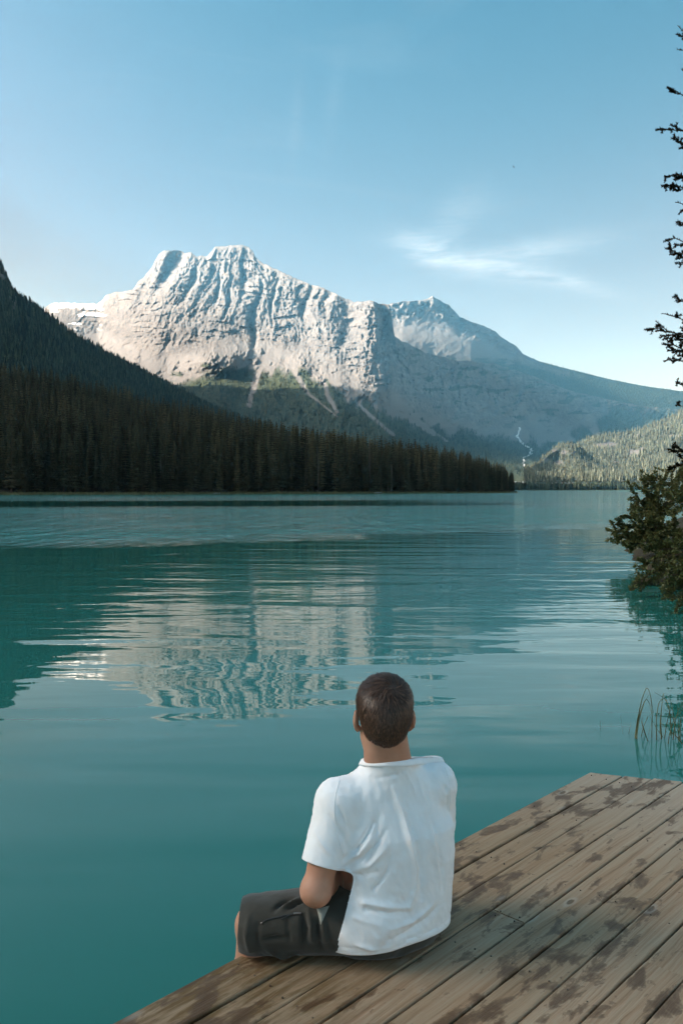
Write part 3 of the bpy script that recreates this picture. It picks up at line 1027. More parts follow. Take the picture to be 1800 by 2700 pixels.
# the rows behind: one mass
P, S = [], []
for i in range(4000):
    px = r.uniform(-80, 1352)
    d = shore_depth(px) + 26 + (np.interp(px, [0, 700, 1000, 1200, 1350], [300, 300, 220, 110, 20])) * r.rand() ** 0.9
    z = float(shore_rise(px, d))
    allow = (1290 - TOPS(px) + 9 * math.sin(px * 0.21) * math.sin(px * 0.071 + 1)) / F * d + 1.95 - z
    h = min(r.uniform(17, 31), allow * r.choice([0.95, 0.9, 0.82, 1.04]))
    if h < 8:
        continue
    P.append(((px - 900) / F * d, d, z - 0.2))
    S.append(h / 22.0)
full = []
for tm, cm, H0 in kinds:
    bm = bmesh.new()
    bm.from_mesh(cm)
    nf = len(bm.faces)
    bm.from_mesh(tm)
    bm.faces.ensure_lookup_table()
    for f in bm.faces[nf:]:
        f.material_index = 1
    m = bpy.data.meshes.new('whole_spruce')
    bm.to_mesh(m)
    m.materials.append(NEEDLE)
    m.materials.append(BARK)
    full.append(m)
stuff_on_points('forest', P, S, full, 'dense dark spruce forest rising behind the far shore', 9)


# dead standing trees, pale against the dark wood
def snag(px, top, bot, off, label, seed):
    r = np.random.RandomState(seed)
    d = float(shore_depth(px)) + off
    z = float(shore_rise(px, d))
    h = (1290 - top) / F * d + 1.95 - z
    o = empty('dead_tree', ((px - 900) / F * d, d, z))
    zz = np.linspace(-0.2, h, 8)
    v, f = tube(np.stack([0.15 * np.sin(zz / 5), 0.1 * np.cos(zz / 4), zz], -1), 0.15 * (1 - zz / h * 0.85), 6)
    link('trunk', mesh_np('trunk', v, f), SNAGWOOD, o, True)
    S = Soup()
    for k in range(34):
        q = r.uniform(0.45, 0.98)
        a, L = r.rand() * 6.28, r.uniform(0.5, 1.5) * (1.15 - q)+0.25
        p0 = np.array([0.15 * math.sin(h * q / 5), 0.1 * math.cos(h * q / 4), h * q])
        p = [p0, p0 + np.array([math.cos(a) * L * 0.6, math.sin(a) * L * 0.6, -0.05 * L]), p0 + np.array([math.cos(a) * L, math.sin(a) * L, -0.3 * L])]
        S.add(*tube(p, [0.05, 0.035, 0.015], 4))
    link('branches', S.mesh('branches'), SNAGWOOD, o)
    tag(o, label, 'dead tree')


snag(838, 1176, 1296, 9.0, 'tall bare grey dead tree left of the middle of the shore', 1)
snag(974, 1162, 1296, 12.0, 'pale dead tree with short bare branches near the forest gap', 2)
snag(424, 1208, 1300, 7.0, 'thin whitish dead trunk in front of the dark left forest', 3)
snag(1031, 1225, 1296, 8.0, 'short grey dead trunk towards the tip of the point', 4)
# sedge along the far waterline
S = Soup()
r = np.random.RandomState(77)
for i in range(7000):
    px = r.uniform(-30, 1362)
    d = float(np.interp(px, pxl, shore_depth(pxl))) + r.uniform(-0.6, 2.4)
    x = (px - 900) / F * d
    z = max(-0.05, (d - float(np.interp(px, pxl, shore_depth(pxl)))) * 0.2)
    h, w = r.uniform(0.35, 0.95), r.uniform(0.05, 0.16)
    S.add([(x - w, d, z), (x + w, d, z), (x + r.uniform(-0.25, 0.25), d + r.uniform(-0.1, 0.1), z + h)], [(0, 1, 2)])
sg = Mat('sedge')
sg.set(sg.ramp(sg.noise(sg.coord('Position'), 0.5, 3), [(0.3, (0.075, 0.075, 0.03)), (0.7, (0.21, 0.18, 0.09))]), 0.8, 0.2)
tag(link('shoreline_sedge', S.mesh('shoreline_sedge'), sg.m), 'strip of yellow-green sedge along the far waterline', kind='stuff')
# driftwood
for px, L, a, lb in ((993, 4.2, 0.1, 'pale driftwood log stranded on the far shore below the dead trees'), (571, 3.0, -0.15, 'short pale driftwood log on the far shore, left of the taller dead trees')):
    d = float(np.interp(px, pxl, shore_depth(pxl))) + 0.3
    x = (px - 900) / F * d
    t = np.linspace(-0.5, 0.5, 6)
    v, f = tube(np.stack([x + t * L * math.cos(a), d + t * L * math.sin(a) + 0.1 * np.sin(t * 5), 0.42 + 0.12 * t], -1), 0.20 - 0.1 * np.abs(t), 6)
    tag(link('driftwood', mesh_np('driftwood', v, f), DEADWOOD, None, True), lb, 'driftwood')
# ================================================================== the lake
wm = Mat('glacial_water')
P = wm.node('ShaderNodeNewGeometry').outputs['Position']
sepw = wm.node('ShaderNodeSeparateXYZ')
wm.l.new(P, sepw.inputs[0])
wxx, wyy = sepw.outputs[0], sepw.outputs[1]
M = wm.math


def smooth(a, b, v):
    n = wm.node('ShaderNodeMapRange', interpolation_type='SMOOTHSTEP')
    wm.put(n.inputs[0], v)
    n.inputs[1].default_value, n.inputs[2].default_value = a, b
    return n.outputs[0]


# wind-ruffled areas lie far out; near the dock the water is calm with a slow swell
edge_n = wm.noise(wm.coord(vec=P, scale=(0.03, 0.12, 1)), 1.0, 3, 0.5)
bnd = M('ADD', wyy, M('MULTIPLY', wxx, -0.62))             # boundary runs away to the right
bnd = M('ADD', bnd, M('MULTIPLY', M('SUBTRACT', edge_n, 0.5), 9.0))
ruff = smooth(30.0, 40.0, bnd)
lull = M('MULTIPLY', smooth(84, 100, M('ADD', wyy, M('MULTIPLY', wxx, -0.10))), M('SUBTRACT', 1.0, smooth(135, 165, M('ADD', wyy, M('MULTIPLY', wxx, -0.2)))))
lull = M('MULTIPLY', lull, smooth(30, -30, M('SUBTRACT', wxx, 25.0)))
patch = wm.noise(wm.coord(vec=P, scale=(0.012, 0.05, 1)), 1.0, 3, 0.55)
ruff = M('MULTIPLY', ruff, M('SUBTRACT', 1.0, M('MULTIPLY', lull, 0.92)))
ruff = M('MULTIPLY', ruff, M('ADD', 0.55, M('MULTIPLY', smooth(0.35, 0.6, patch), 0.45)))
# long swell whose crests run nearly across the view
sw = wm.coord(vec=P, scale=(0.22, 1.0, 1), rot=(0, 0, math.radians(12)))
swell = wm.noise(sw, 0.85, 2, 0.35, 0.5)
sw2 = wm.coord(vec=P, scale=(0.30, 1.0, 1), rot=(0, 0, math.radians(16)))
rip = wm.noise(sw2, 2.6, 2, 0.4, 0.6)
rp3 = wm.noise(wm.coord(vec=P, scale=(0.42, 1.0, 1), rot=(0, 0, math.radians(5))), 6.5, 2, 0.45, 0.4)
chop = wm.noise(wm.coord(vec=P, scale=(0.5, 1.0, 1), rot=(0, 0, math.radians(-8))), 1.3, 4, 0.6, 0.3)
mid = smooth(6.0, 14.0, wyy)
calm_h = M('ADD', M('MULTIPLY', swell, 0.024), M('MULTIPLY', M('MULTIPLY', rip, 0.0062), M('ADD', 0.30, mid)))
calm_h = M('ADD', calm_h, M('MULTIPLY', M('MULTIPLY', rp3, 0.0019), mid))
fleck = wm.noise(wm.coord(vec=P, scale=(1.0, 0.30, 1), rot=(0, 0, math.radians(-6))), 0.55, 3, 0.65, 0.2)
h = M('ADD', calm_h, M('MULTIPLY', M('MULTIPLY', M('SUBTRACT', chop, 0.5), ruff), 0.26))
h = M('ADD', h, M('MULTIPLY', M('MULTIPLY', M('SUBTRACT', fleck, 0.5), ruff), 0.55))
wm.bump(h, 1.0, 1.0)
depth_n = wm.noise(wm.coord(vec=P, scale=(0.05, 0.05, 1)), 1.0, 2)
col = wm.ramp(depth_n, [(0.3, (0.018, 0.140, 0.112)), (0.7, (0.022, 0.168, 0.136))])
col = wm.mix(M('MULTIPLY', ruff, 0.8), col, (0.028, 0.230, 0.205))
wm.set(col, M('ADD', 0.012, M('MULTIPLY', ruff, 0.06)), M('SUBTRACT', 0.5, M('MULTIPLY', ruff, 0.27)), IOR=1.333)
lx = np.concatenate([np.linspace(-9000, -400, 10), np.linspace(-300, 300, 30), np.linspace(400, 9000, 10)])
ly = np.concatenate([np.linspace(-4000, -60, 8), np.linspace(-40, 400, 40), np.linspace(450, 2600, 20)])
GX, GY = np.meshgrid(lx, ly)
lake = link('lake', mesh_np('lake', np.stack([GX, GY, GX * 0], -1).reshape(-1, 3), grid_faces(len(ly), len(lx))), wm.m, smooth=True)
tag(lake, kind='structure')
# ================================================================== the dock
DZ = 0.45                                   # top of the boards above the water
E1 = np.array([-0.64599, 2.27421])
DANG = math.radians(46.555)
DD_ = np.array([math.cos(DANG), math.sin(DANG)])
DN_ = np.array([DD_[1], -DD_[0]])           # across the boards, away from the water


def dock_pt(al, off, z=DZ):
    p = E1 + DD_ * al + DN_ * off
    return np.array([p[0], p[1], z])


wd = Mat('weathered_planks')
oc = wd.node('ShaderNodeTexCoord').outputs['Object']
rnd = wd.node('ShaderNodeObjectInfo').outputs['Random']
shift = wd.node('ShaderNodeCombineXYZ')
wd.l.new(wd.math('MULTIPLY', rnd, 37.0), shift.inputs[0])
wd.l.new(wd.math('MULTIPLY', rnd, 11.0), shift.inputs[1])
va = wd.node('ShaderNodeVectorMath', operation='ADD')
wd.l.new(oc, va.inputs[0])
wd.l.new(shift.outputs[0], va.inputs[1])
ov = va.outputs[0]
warp = wd.noise(wd.coord(vec=ov, scale=(2.2, 9, 1)), 1.0, 3)
wv = wd.node('ShaderNodeVectorMath', operation='ADD')
wd.l.new(ov, wv.inputs[0])
wc = wd.node('ShaderNodeCombineXYZ')
wd.l.new(wd.math('MULTIPLY', warp, 0.035), wc.inputs[1])
wd.l.new(wc.outputs[0], wv.inputs[1])
grain = wd.noise(wd.coord(vec=wv.outputs[0], scale=(1.6, 75, 20)), 1.0, 6, 0.72)
wide = wd.noise(wd.coord(vec=wv.outputs[0], scale=(1.0, 22, 5)), 1.0, 4, 0.6)
c = wd.ramp(grain, [(0.25, (0.115, 0.056, 0.024)), (0.47, (0.305, 0.190, 0.110)), (0.75, (0.46, 0.330, 0.225))])
c = wd.mix(wd.math('MULTIPLY', wd.ramp(wide, [(0.4, (0, 0, 0)), (0.68, (1, 1, 1))]), 0.5), c, (0.42, 0.33, 0.225))
c = wd.mix(wd.math('MULTIPLY', rnd, 0.38), c, (0.23, 0.145, 0.070))
# damp brown boards close to the near left corner (where feet and wet towels go), bleached far end
gp = wd.node('ShaderNodeNewGeometry').outputs['Position']
sp_ = wd.node('ShaderNodeSeparateXYZ')
wd.l.new(gp, sp_.inputs[0])
al_ = wd.math('ADD', wd.math('MULTIPLY', wd.math('SUBTRACT', sp_.outputs[0], float(E1[0])), float(DD_[0])), wd.math('MULTIPLY', wd.math('SUBTRACT', sp_.outputs[1], float(E1[1])), float(DD_[1])))
of_ = wd.math('ADD', wd.math('MULTIPLY', wd.math('SUBTRACT', sp_.outputs[0], float(E1[0])), float(DN_[0])), wd.math('MULTIPLY', wd.math('SUBTRACT', sp_.outputs[1], float(E1[1])), float(DN_[1])))


def rng(v, a, b):
    n = wd.node('ShaderNodeMapRange', interpolation_type='SMOOTHSTEP')
    wd.put(n.inputs[0], v)
    n.inputs[1].default_value, n.inputs[2].default_value = a, b
    return n.outputs[0]


wetn = wd.noise(wd.coord(vec=gp, scale=(1, 1, 1), rot=(0, 0, -DANG)), 1.0, 1)
damp = wd.math('MULTIPLY', wd.math('MULTIPLY', rng(al_, 1.05, 0.35), rng(of_, 0.75, 0.25)), 0.85)
pale = wd.noise(wd.coord(vec=ov, scale=(4.5, 30, 5)), 1.0, 5, 0.7, 0.6)
damp = wd.math('MULTIPLY', damp, wd.ramp(pale, [(0.42, (1, 1, 1)), (0.58, (0.08, 0.08, 0.08))]))
c = wd.mix(damp, c, (0.125, 0.068, 0.020))
c = wd.mix(wd.math('MULTIPLY', rng(al_, 1.7, 3.1), 0.42), c, (0.46, 0.41, 0.335))
# splashes of water and old stains, drawn out along the grain, crossing the gaps between boards
sv = wd.coord(vec=gp, rot=(0, 0, -DANG))
s1 = wd.noise(wd.coord(vec=sv, scale=(6.0, 13.0, 1)), 1.0, 5, 0.62, 0.35)
s2 = wd.noise(wd.coord(vec=sv, scale=(1.5, 2.6, 1)), 1.0, 2)
s3 = wd.noise(wd.coord(vec=sv, scale=(17, 30, 1)), 1.0, 3, 0.6)
st = wd.math('ADD', s1, wd.math('MULTIPLY', wd.math('SUBTRACT', s2, 0.5), 0.34))
stain = wd.ramp(st, [(0.525, (0, 0, 0)), (0.555, (0.6, 0.6, 0.6)), (0.61, (1, 1, 1))])
spots = wd.ramp(s3, [(0.685, (0, 0, 0)), (0.72, (1, 1, 1))])
stain = wd.math('MAXIMUM', stain, wd.math('MULTIPLY', spots, 0.8))
c = wd.mix(wd.math('MULTIPLY', stain, 0.85), c, wd.mix(grain, (0.060, 0.028, 0.012), (0.135, 0.068, 0.028)))
# knots: rare dark eyes with a pale ring
vo = wd.node('ShaderNodeTexVoronoi')
wd.l.new(wd.coord(vec=ov, scale=(2.6, 7.0, 1)), vo.inputs['Vector'])
vo.inputs['Scale'].default_value = 1.0
kd = vo.outputs['Distance']
knot = wd.ramp(kd, [(0.0, (1, 1, 1)), (0.055, (1, 1, 1)), (0.075, (0, 0, 0))])
kring = wd.ramp(kd, [(0.06, (0, 0, 0)), (0.09, (1, 1, 1)), (0.14, (0, 0, 0))])
c = wd.mix(wd.math('MULTIPLY', knot, 0.7), c, (0.11, 0.075, 0.045))
c = wd.mix(wd.math('MULTIPLY', kring, 0.35), c, (0.46, 0.42, 0.36))
wd.set(c, wd.math('SUBTRACT', 0.82, wd.math('MULTIPLY', stain, 0.30)), 0.35)
saw = wd.noise(wd.coord(vec=ov, scale=(190, 6, 1), rot=(0, 0, 0.12)), 1.0, 2)
hb = wd.math('ADD', wd.math('MULTIPLY', grain, 1.0), wd.math('MULTIPLY', saw, 0.16))
hb = wd.math('ADD', hb, wd.math('MULTIPLY', knot, -0.5))
wd.bump(hb, 1.0, 0.005)
PLANK = wd.m
beam_m = bark_material('dark_wet_beam', (0.05, 0.036, 0.024), (0.13, 0.10, 0.07), (2, 30, 30))
steel = Mat('rusty_screw')
steel.set((0.12, 0.085, 0.06), 0.6, 0.4, Metallic=0.3)

dock = empty('dock', dock_pt(0, 0, 0), DANG)
tag(dock, 'weathered brown plank dock with water stains, on which the person sits', 'dock')


def plank(off0, off1, a0, a1s, seed):
    """board from along=a0 to the oblique far end a1s = (at off0, at off1)"""
    r = np.random.RandomState(seed)
    w = off1 - off0
    th = 0.038
    b = 0.0045
    # cross-section (across, height): rounded top edges, slightly cupped
    cs = [(0, -th), (0, -b * 1.3), (b * 0.4, -b * 0.4), (b * 1.4, 0), (w * 0.33, -0.0012), (w * 0.67, -0.0012), (w - b * 1.4, 0), (w - b * 0.4, -b * 0.4), (w, -b * 1.3), (w, -th)]
    n = 12
    tt = np.linspace(0, 1, n)
    V = []
    tilt = r.uniform(-0.0022, 0.0022)
    lift = r.uniform(-0.0025, 0.0025)
    for i, t in enumerate(tt):
        wob = 0.0016 * math.sin(t * 9 + seed) + r.uniform(-0.0007, 0.0007)
        for x, h in cs:
            a1 = a1s[0] + (a1s[1] - a1s[0]) * x / w
            drop = -0.002 if i in (0, n - 1) and h > -b else 0.0
            V.append((a0 + (a1 - a0) * t, -(x + wob), h + lift + tilt * (x / w - 0.5) + drop + 0.0012 * math.sin(t * 6 + seed * 2)))
    V = np.array(V)
    m = len(cs)
    f = []
    for i in range(n - 1):
        for j in range(m):
            k = (j + 1) % m
            f.append((i * m + j, i * m + k, (i + 1) * m + k, (i + 1) * m + j))
    me = bpy.data.meshes.new('plank')
    f.append(tuple(range(m))[::-1])
    f.append(tuple((n - 1) * m + j for j in range(m)))
    V[:, 1] += off0 * 0
    me.from_pydata([tuple(v) for v in V], [], f)
    me.update()
    o = link('plank', me, PLANK, dock)
    o.location = (0, -off0, DZ)
    return o


scr = None
edges = [0.0, 0.149]
o0 = 0.160
while o0 < 2.5:
    edges += [o0, o0 + 0.1262]
    o0 += 0.1325
joints = {3: 1.277, 7: 1.334, 5: -0.35, 9: 0.2, 11: 1.6, 1: -0.6}
far_end = lambda off: 2.853 + 0.44 * off
for i in range(len(edges) // 2):
    a, b = edges[2 * i], edges[2 * i + 1]
    segs = [(-2.2, (far_end(a), far_end(b)))]
    if i in joints:
        j = joints[i]
        segs = [(-2.2, (j - 0.0025, j - 0.0025)), (j + 0.0025, (far_end(a), far_end(b)))]
    for k, (s0, s1) in enumerate(segs):
        p = plank(a, b, s0, s1, 100 + 7 * i + k)
        for al in (-0.2, 0.42, 1.02, 1.26, 1.295, 1.62, 2.22, 2.80):
            if al in (1.26, 1.295) and i not in (3,):
                continue
            if not (s0 + 0.015 < al < min(s1) - 0.01):
                continue
            for q in (0.22, 0.78):
                if scr is None:
                    bm = bmesh.new()
                    bmesh.ops.create_cone(bm, cap_ends=True, segments=8, radius1=0.0032, radius2=0.0028, depth=0.004)
                    scr = bpy.data.meshes.new('screw')
                    bm.to_mesh(scr)
                    scr.materials.append(steel.m)
                s = bpy.data.objects.new('screw', scr)
                COL.objects.link(s)
                s.parent = p
                s.location = (al + 0.012 * math.sin(i * 5 + q * 9), -(b - a) * q, -0.0012)


def box_part(name, a0, a1, f0, f1, z0, z1, mat, parent, skew=0.0):
    V = [(a0, -f0, z0), (a1, -f0, z0), (a1 + skew * (f1 - f0), -f1, z0), (a0 + skew * (f1 - f0), -f1, z0)]
    V += [(x, y, z1) for x, y, _ in V[:4]]
    me = bpy.data.meshes.new(name)
    me.from_pydata(V, [], [(3, 2, 1, 0), (4, 5, 6, 7), (0, 1, 5, 4), (1, 2, 6, 5), (2, 3, 7, 6), (3, 0, 4, 7)])
    me.update()
    o = link(name, me, mat, parent)
    bv = o.modifiers.new('soft_edge', 'BEVEL')
    bv.width = 0.004
    bv.segments = 2
    return o


box_part('rim_board', -2.2, 2.83, 0.012, 0.050, DZ - 0.19, DZ - 0.0415, beam_m, dock)
box_part('rim_board', 2.80, 2.838, 0.055, 2.4, DZ - 0.19, DZ - 0.0415, beam_m, dock, 0.44)
for f in (0.6, 1.2, 1.8, 2.4):
    box_part('joist', -2.2, 2.80 + 0.40 * f, f, f + 0.04, DZ - 0.19, DZ - 0.0415, beam_m, dock)
for a, f in ((0.2, 0.16), (2.45, 0.16), (2.9, 1.4), (-1.8, 0.16), (0.2, 1.7)):
    zz = np.linspace(-1.2, DZ - 0.042, 5)
    v, fc = tube(np.stack([zz * 0 + a, zz * 0 - f, zz], -1), 0.075 + 0.004 * np.sin(zz * 7), 12)
    link('post', mesh_np('post', v, fc), beam_m, dock, True)
# ================================================================== the seated person
def surface_nets(val):
    s = val < 0
    nx, ny, nz = val.shape
    cell = (nx - 1, ny - 1, nz - 1)
    cor = [(i, j, k) for i in (0, 1) for j in (0, 1) for k in (0, 1)]
    sl = lambda c: tuple(slice(c[a], c[a] + cell[a]) for a in range(3))
    pos = np.zeros(cell + (3,), np.float32)
    cnt = np.zeros(cell, np.float32)
    for a in range(8):
        for b in range(a + 1, 8):
            ca, cb = np.array(cor[a]), np.array(cor[b])
            if np.abs(ca - cb).sum() != 1:
                continue
            va, vb = val[sl(ca)], val[sl(cb)]
            x = (va < 0) != (vb < 0)
            t = np.where(x, va / np.where(x, va - vb, 1), 0)
            for d in range(3):
                pos[..., d] += x * (ca[d] + (cb[d] - ca[d]) * t)
            cnt += x
    act = cnt > 0
    idx = -np.ones(cell, np.int64)
    idx[act] = np.arange(act.sum())
    base = np.stack(np.meshgrid(*[np.arange(c) for c in cell], indexing='ij'), -1)
    V = (base[act] + pos[act] / cnt[act][:, None])
    faces = []
    for d in range(3):
        e1, e2 = [(1, 2), (2, 0), (0, 1)][d]
        A = [slice(1, n - 1) for n in val.shape]
        A[d] = slice(0, val.shape[d] - 1)
        B = list(A)
        B[d] = slice(1, val.shape[d])
        i0, i1 = s[tuple(A)], s[tuple(B)]
        ch = i0 != i1
        g = np.argwhere(ch)
        off = np.array([a.start for a in A])
        g = g + off
        flip = i0[ch]
        q = []
        for da, db in ((0, 0), (-1, 0), (-1, -1), (0, -1)):
            c = g.copy()
            c[:, e1] += da
            c[:, e2] += db
            q.append(idx[c[:, 0], c[:, 1], c[:, 2]])
        q = np.stack(q, -1)
        q[~flip] = q[~flip][:, ::-1]
        faces.append(q)
    return V, np.concatenate(faces)


class Field:
    """signed-distance field on a grid, built from local primitives with smooth union"""

    def __init__(s, lo, hi, vox):
        s.lo, s.vox = np.array(lo, float), vox
        s.n = np.ceil((np.array(hi) - s.lo) / vox).astype(int) + 1
        s.v = np.full(s.n, 0.12, np.float32)

    def local(s, lo, hi):
        a = np.clip(np.floor((np.array(lo) - s.lo) / s.vox).astype(int), 0, s.n)
        b = np.clip(np.ceil((np.array(hi) - s.lo) / s.vox).astype(int) + 1, 0, s.n)
        g = [s.lo[d] + s.vox * np.arange(a[d], b[d]) for d in range(3)]
        return tuple(slice(a[d], b[d]) for d in range(3)), np.stack(np.meshgrid(*g, indexing='ij'), -1)

    def put(s, sl, d, k, sub=False):
        o = s.v[sl]
        if sub:
            h = np.maximum(k - np.abs(-d - o), 0) / k
            s.v[sl] = np.maximum(o, -d) + h * h * k / 4
        else:
            h = np.maximum(k - np.abs(d - o), 0) / k
            s.v[sl] = np.minimum(o, d) - h * h * k / 4

    def cone(s, a, b, ra, rb, k=0.03, sub=False):
        a, b = np.array(a, float), np.array(b, float)
        m = max(ra, rb) + 0.06
        sl, P = s.local(np.minimum(a, b) - m, np.maximum(a, b) + m)
        ab = b - a
        t = np.clip(((P - a) @ ab) / (ab @ ab), 0, 1)
        d = np.linalg.norm(P - a - t[..., None] * ab, axis=-1) - (ra + (rb - ra) * t)
        s.put(sl, d, k, sub)

    def chain(s, pts, rad, k=0.03):
        for i in range(len(pts) - 1):
            s.cone(pts[i], pts[i + 1], rad[i], rad[i + 1], k)

    def ell(s, c, semi, frame=None, k=0.03, sub=False):
        c, semi = np.array(c, float), np.array(semi, float)
        m = semi.max() + 0.06
        sl, P = s.local(c - m, c + m)
        q = P - c
        if frame is not None:
            q = q @ np.array(frame, float).T
        l = np.linalg.norm(q / semi, axis=-1)
        l2 = np.linalg.norm(q / semi ** 2, axis=-1) + 1e-6
        s.put(sl, l * (l - 1) / l2, k, sub)

    def loft(s, rows, k=0.03):
        """rows: (z, cx, cy, half width, half depth, yaw) -> elliptical torso"""
        R = np.array(rows, float)
        sl, P = s.local((R[:, 1].min() - 0.35, R[:, 2].min() - 0.35, R[0, 0] - 0.06), (R[:, 1].max() + 0.35, R[:, 2].max() + 0.35, R[-1, 0] + 0.06))
        z = np.clip(P[..., 2], R[0, 0], R[-1, 0])
        cx, cy, a, b, yaw = (np.interp(z, R[:, 0], R[:, i]) for i in range(1, 6))
        x, y = P[..., 0] - cx, P[..., 1] - cy
        c, sn = np.cos(yaw), np.sin(yaw)
        u, w = x * c + y * sn, -x * sn + y * c
        n = (np.abs(u / a) ** 2.35 + np.abs(w / b) ** 2.35) ** (1 / 2.35)
        d = (n - 1) * np.minimum(a, b) * 0.9
        d = np.maximum(d, np.abs(P[..., 2] - z) - 0.0) if False else np.where(np.abs(P[..., 2] - z) > 0, np.maximum(d, np.abs(P[..., 2] - z)), d)
        s.put(sl, d, k)

    def mesh(s, it=2):
        V, Q = surface_nets(s.v)
        V = s.lo + V * s.vox
        return relax(V, Q, it), Q


def relax(V, Q, it):
    e = np.concatenate([Q[:, [0, 1]], Q[:, [1, 2]], Q[:, [2, 3]], Q[:, [3, 0]]])
    e = np.unique(np.sort(e, 1), axis=0)
    deg = np.bincount(e.ravel(), minlength=len(V)).astype(float)[:, None]
    for i in range(it):
        for lam in (0.6, -0.55):
            acc = np.zeros_like(V)
            np.add.at(acc, e[:, 0], V[e[:, 1]])
            np.add.at(acc, e[:, 1], V[e[:, 0]])
            V = V + lam * (acc / deg - V)
    return V


def vnormals(V, Q):
    n = np.cross(V[Q[:, 2]] - V[Q[:, 0]], V[Q[:, 3]] - V[Q[:, 1]])
    N = np.zeros_like(V)
    for k in range(4):
        np.add.at(N, Q[:, k], n)
    return N / (np.linalg.norm(N, axis=1)[:, None] + 1e-12)


def cam_hit(bvh, px, py):
    d = unproj(px, py, 1.0) - CAM
    h = bvh.ray_cast(Vector(CAM), Vector(d))
    return None if h[0] is None else np.array(h[0])


def poly_dist(V, pts):
    """distance from every vertex to a polyline"""
    best = np.full(len(V), 9.0)
    for a, b in zip(pts[:-1], pts[1:]):
        ab = b - a
        t = np.clip(((V - a) @ ab) / (ab @ ab + 1e-12), 0, 1)
        best = np.minimum(best, np.linalg.norm(V - a - t[:, None] * ab, axis=1))
    return best


def crease(V, N, Q, folds):
    """raise (+) or sink (-) folds along polylines given where they show on the garment"""
    bvh = BVHTree.FromPolygons([tuple(v) for v in V], [tuple(q) for q in Q])
    disp = np.zeros(len(V))
    for amp, w, line in folds:
        p3 = [cam_hit(bvh, x, y) for x, y in line]
        p3 = [p for p in p3 if p is not None]
        if len(p3) < 2:
            continue
        p3 = np.array(p3)
        L = np.linalg.norm(np.diff(p3, axis=0), axis=1).sum()
        d = poly_dist(V, p3)
        ends = np.minimum(np.linalg.norm(V - p3[0], axis=1), np.linalg.norm(V - p3[-1], axis=1))
        fade = 0.35 + 0.65 * np.clip(ends / (0.3 * L + 1e-6), 0, 1)
        disp += 1.6 * amp * np.exp(-(d / (0.78 * w)) ** 1.5) * fade
    return V + N * disp[:, None]


man = empty('person', (0.15, 2.70, DZ))
tag(man, 'person in white T-shirt and dark shorts sitting on the dock edge, seen from behind', 'person')
inv = np.array([0.15, 2.70, DZ])


def man_part(name, V, Q, mat, parent=None, thick=0.0):
    me = mesh_np(name, V - inv, Q)
    o = link(name, me, mat, parent or man, True)
    if thick:
        so = o.modifiers.new('thickness', 'SOLIDIFY')
        so.thickness = thick
        so.offset = -1
    return o


# joints
hipL, hipR = np.array([0.092, 2.635, 0.563]), np.array([0.200, 2.775, 0.563])
kneeL, kneeR = np.array([-0.278, 2.640, 0.538]), np.array([-0.020, 3.080, 0.545])
ankL, ankR = np.array([-0.322, 2.735, 0.135]), np.array([-0.100, 3.140, 0.135])
shL, shR = np.array([-0.010, 2.630, 0.944]), np.array([0.312, 2.765, 0.957])
elL, elR = np.array([-0.080, 2.555, 0.690]), np.array([0.338, 2.900, 0.700])
wrL, wrR = np.array([-0.005, 2.800, 0.675]), np.array([0.085, 2.930, 0.680])
HC = np.array([0.137, 2.665, 1.222])       # head centre
YAW_T = math.radians(23)
fwd = np.array([-math.sin(YAW_T), math.cos(YAW_T), 0])
hy = math.radians(7)
hp = math.radians(-3)
hf = np.array([-math.sin(hy) * math.cos(hp), math.cos(hy) * math.cos(hp), math.sin(hp)])
hr = np.array([math.cos(hy), math.sin(hy), 0])
hr = hr + np.array([0, 0, -0.03])
hr /= np.linalg.norm(hr)
hf -= hr * (hf @ hr)
hf /= np.linalg.norm(hf)
hu = np.cross(hr, hf)
HF = np.array([hr, hf, hu])


def hd(x, y, z):
    return HC + hr * x + hf * y + hu * z


B = Field((-0.52, 2.40, -0.02), (0.52, 3.45, 1.40), 0.0068)
B.loft([(0.50, 0.152, 2.705, 0.160, 0.118, 0.55), (0.60, 0.155, 2.705, 0.165, 0.116, 0.52), (0.72, 0.158, 2.705, 0.150, 0.105, 0.46), (0.84, 0.157, 2.705, 0.165, 0.106, 0.42),
        (0.92, 0.155, 2.70, 0.158, 0.092, 0.40), (0.97, 0.155, 2.70, 0.120, 0.072, 0.40), (1.01, 0.155, 2.70, 0.08, 0.06, 0.4)], 0.03)
for hip, kn, an in ((hipL, kneeL, ankL), (hipR, kneeR, ankR)):
    B.cone(hip, kn, 0.098, 0.062, 0.04)
    mid = kn * 0.55 + an * 0.45
    B.chain([kn, mid, kn * 0.3 + an * 0.7, an], [0.058, 0.056, 0.040, 0.033], 0.03)
    bk = (hip - kn)
    bk[2] = 0
    bk /= np.linalg.norm(bk)
    B.ell(mid + bk * 0.018, (0.05, 0.05, 0.09), None, 0.03)
    ft = -bk * 0.9 + np.array([0, 0, -0.42])
    ft /= np.linalg.norm(ft)
    lat = np.cross(ft, [0, 0, 1])
    lat /= np.linalg.norm(lat)
    B.cone(an - np.array([0, 0, 0.03]) + bk * 0.03, an + ft * 0.10 - np.array([0, 0, 0.02]), 0.032, 0.030, 0.03)
    B.cone(an + ft * 0.10 - np.array([0, 0, 0.02]) + lat * 0.01, an + ft * 0.165 - np.array([0, 0, 0.02]), 0.034, 0.022, 0.02)
    for q in range(5):
        t0 = an + ft * (0.165 - 0.008 * abs(q - 1)) - np.array([0, 0, 0.024]) + lat * (0.026 - 0.0135 * q)
        B.cone(t0, t0 + ft * (0.03 - 0.003 * q), 0.0105 if q == 0 else 0.008, 0.007, 0.004)
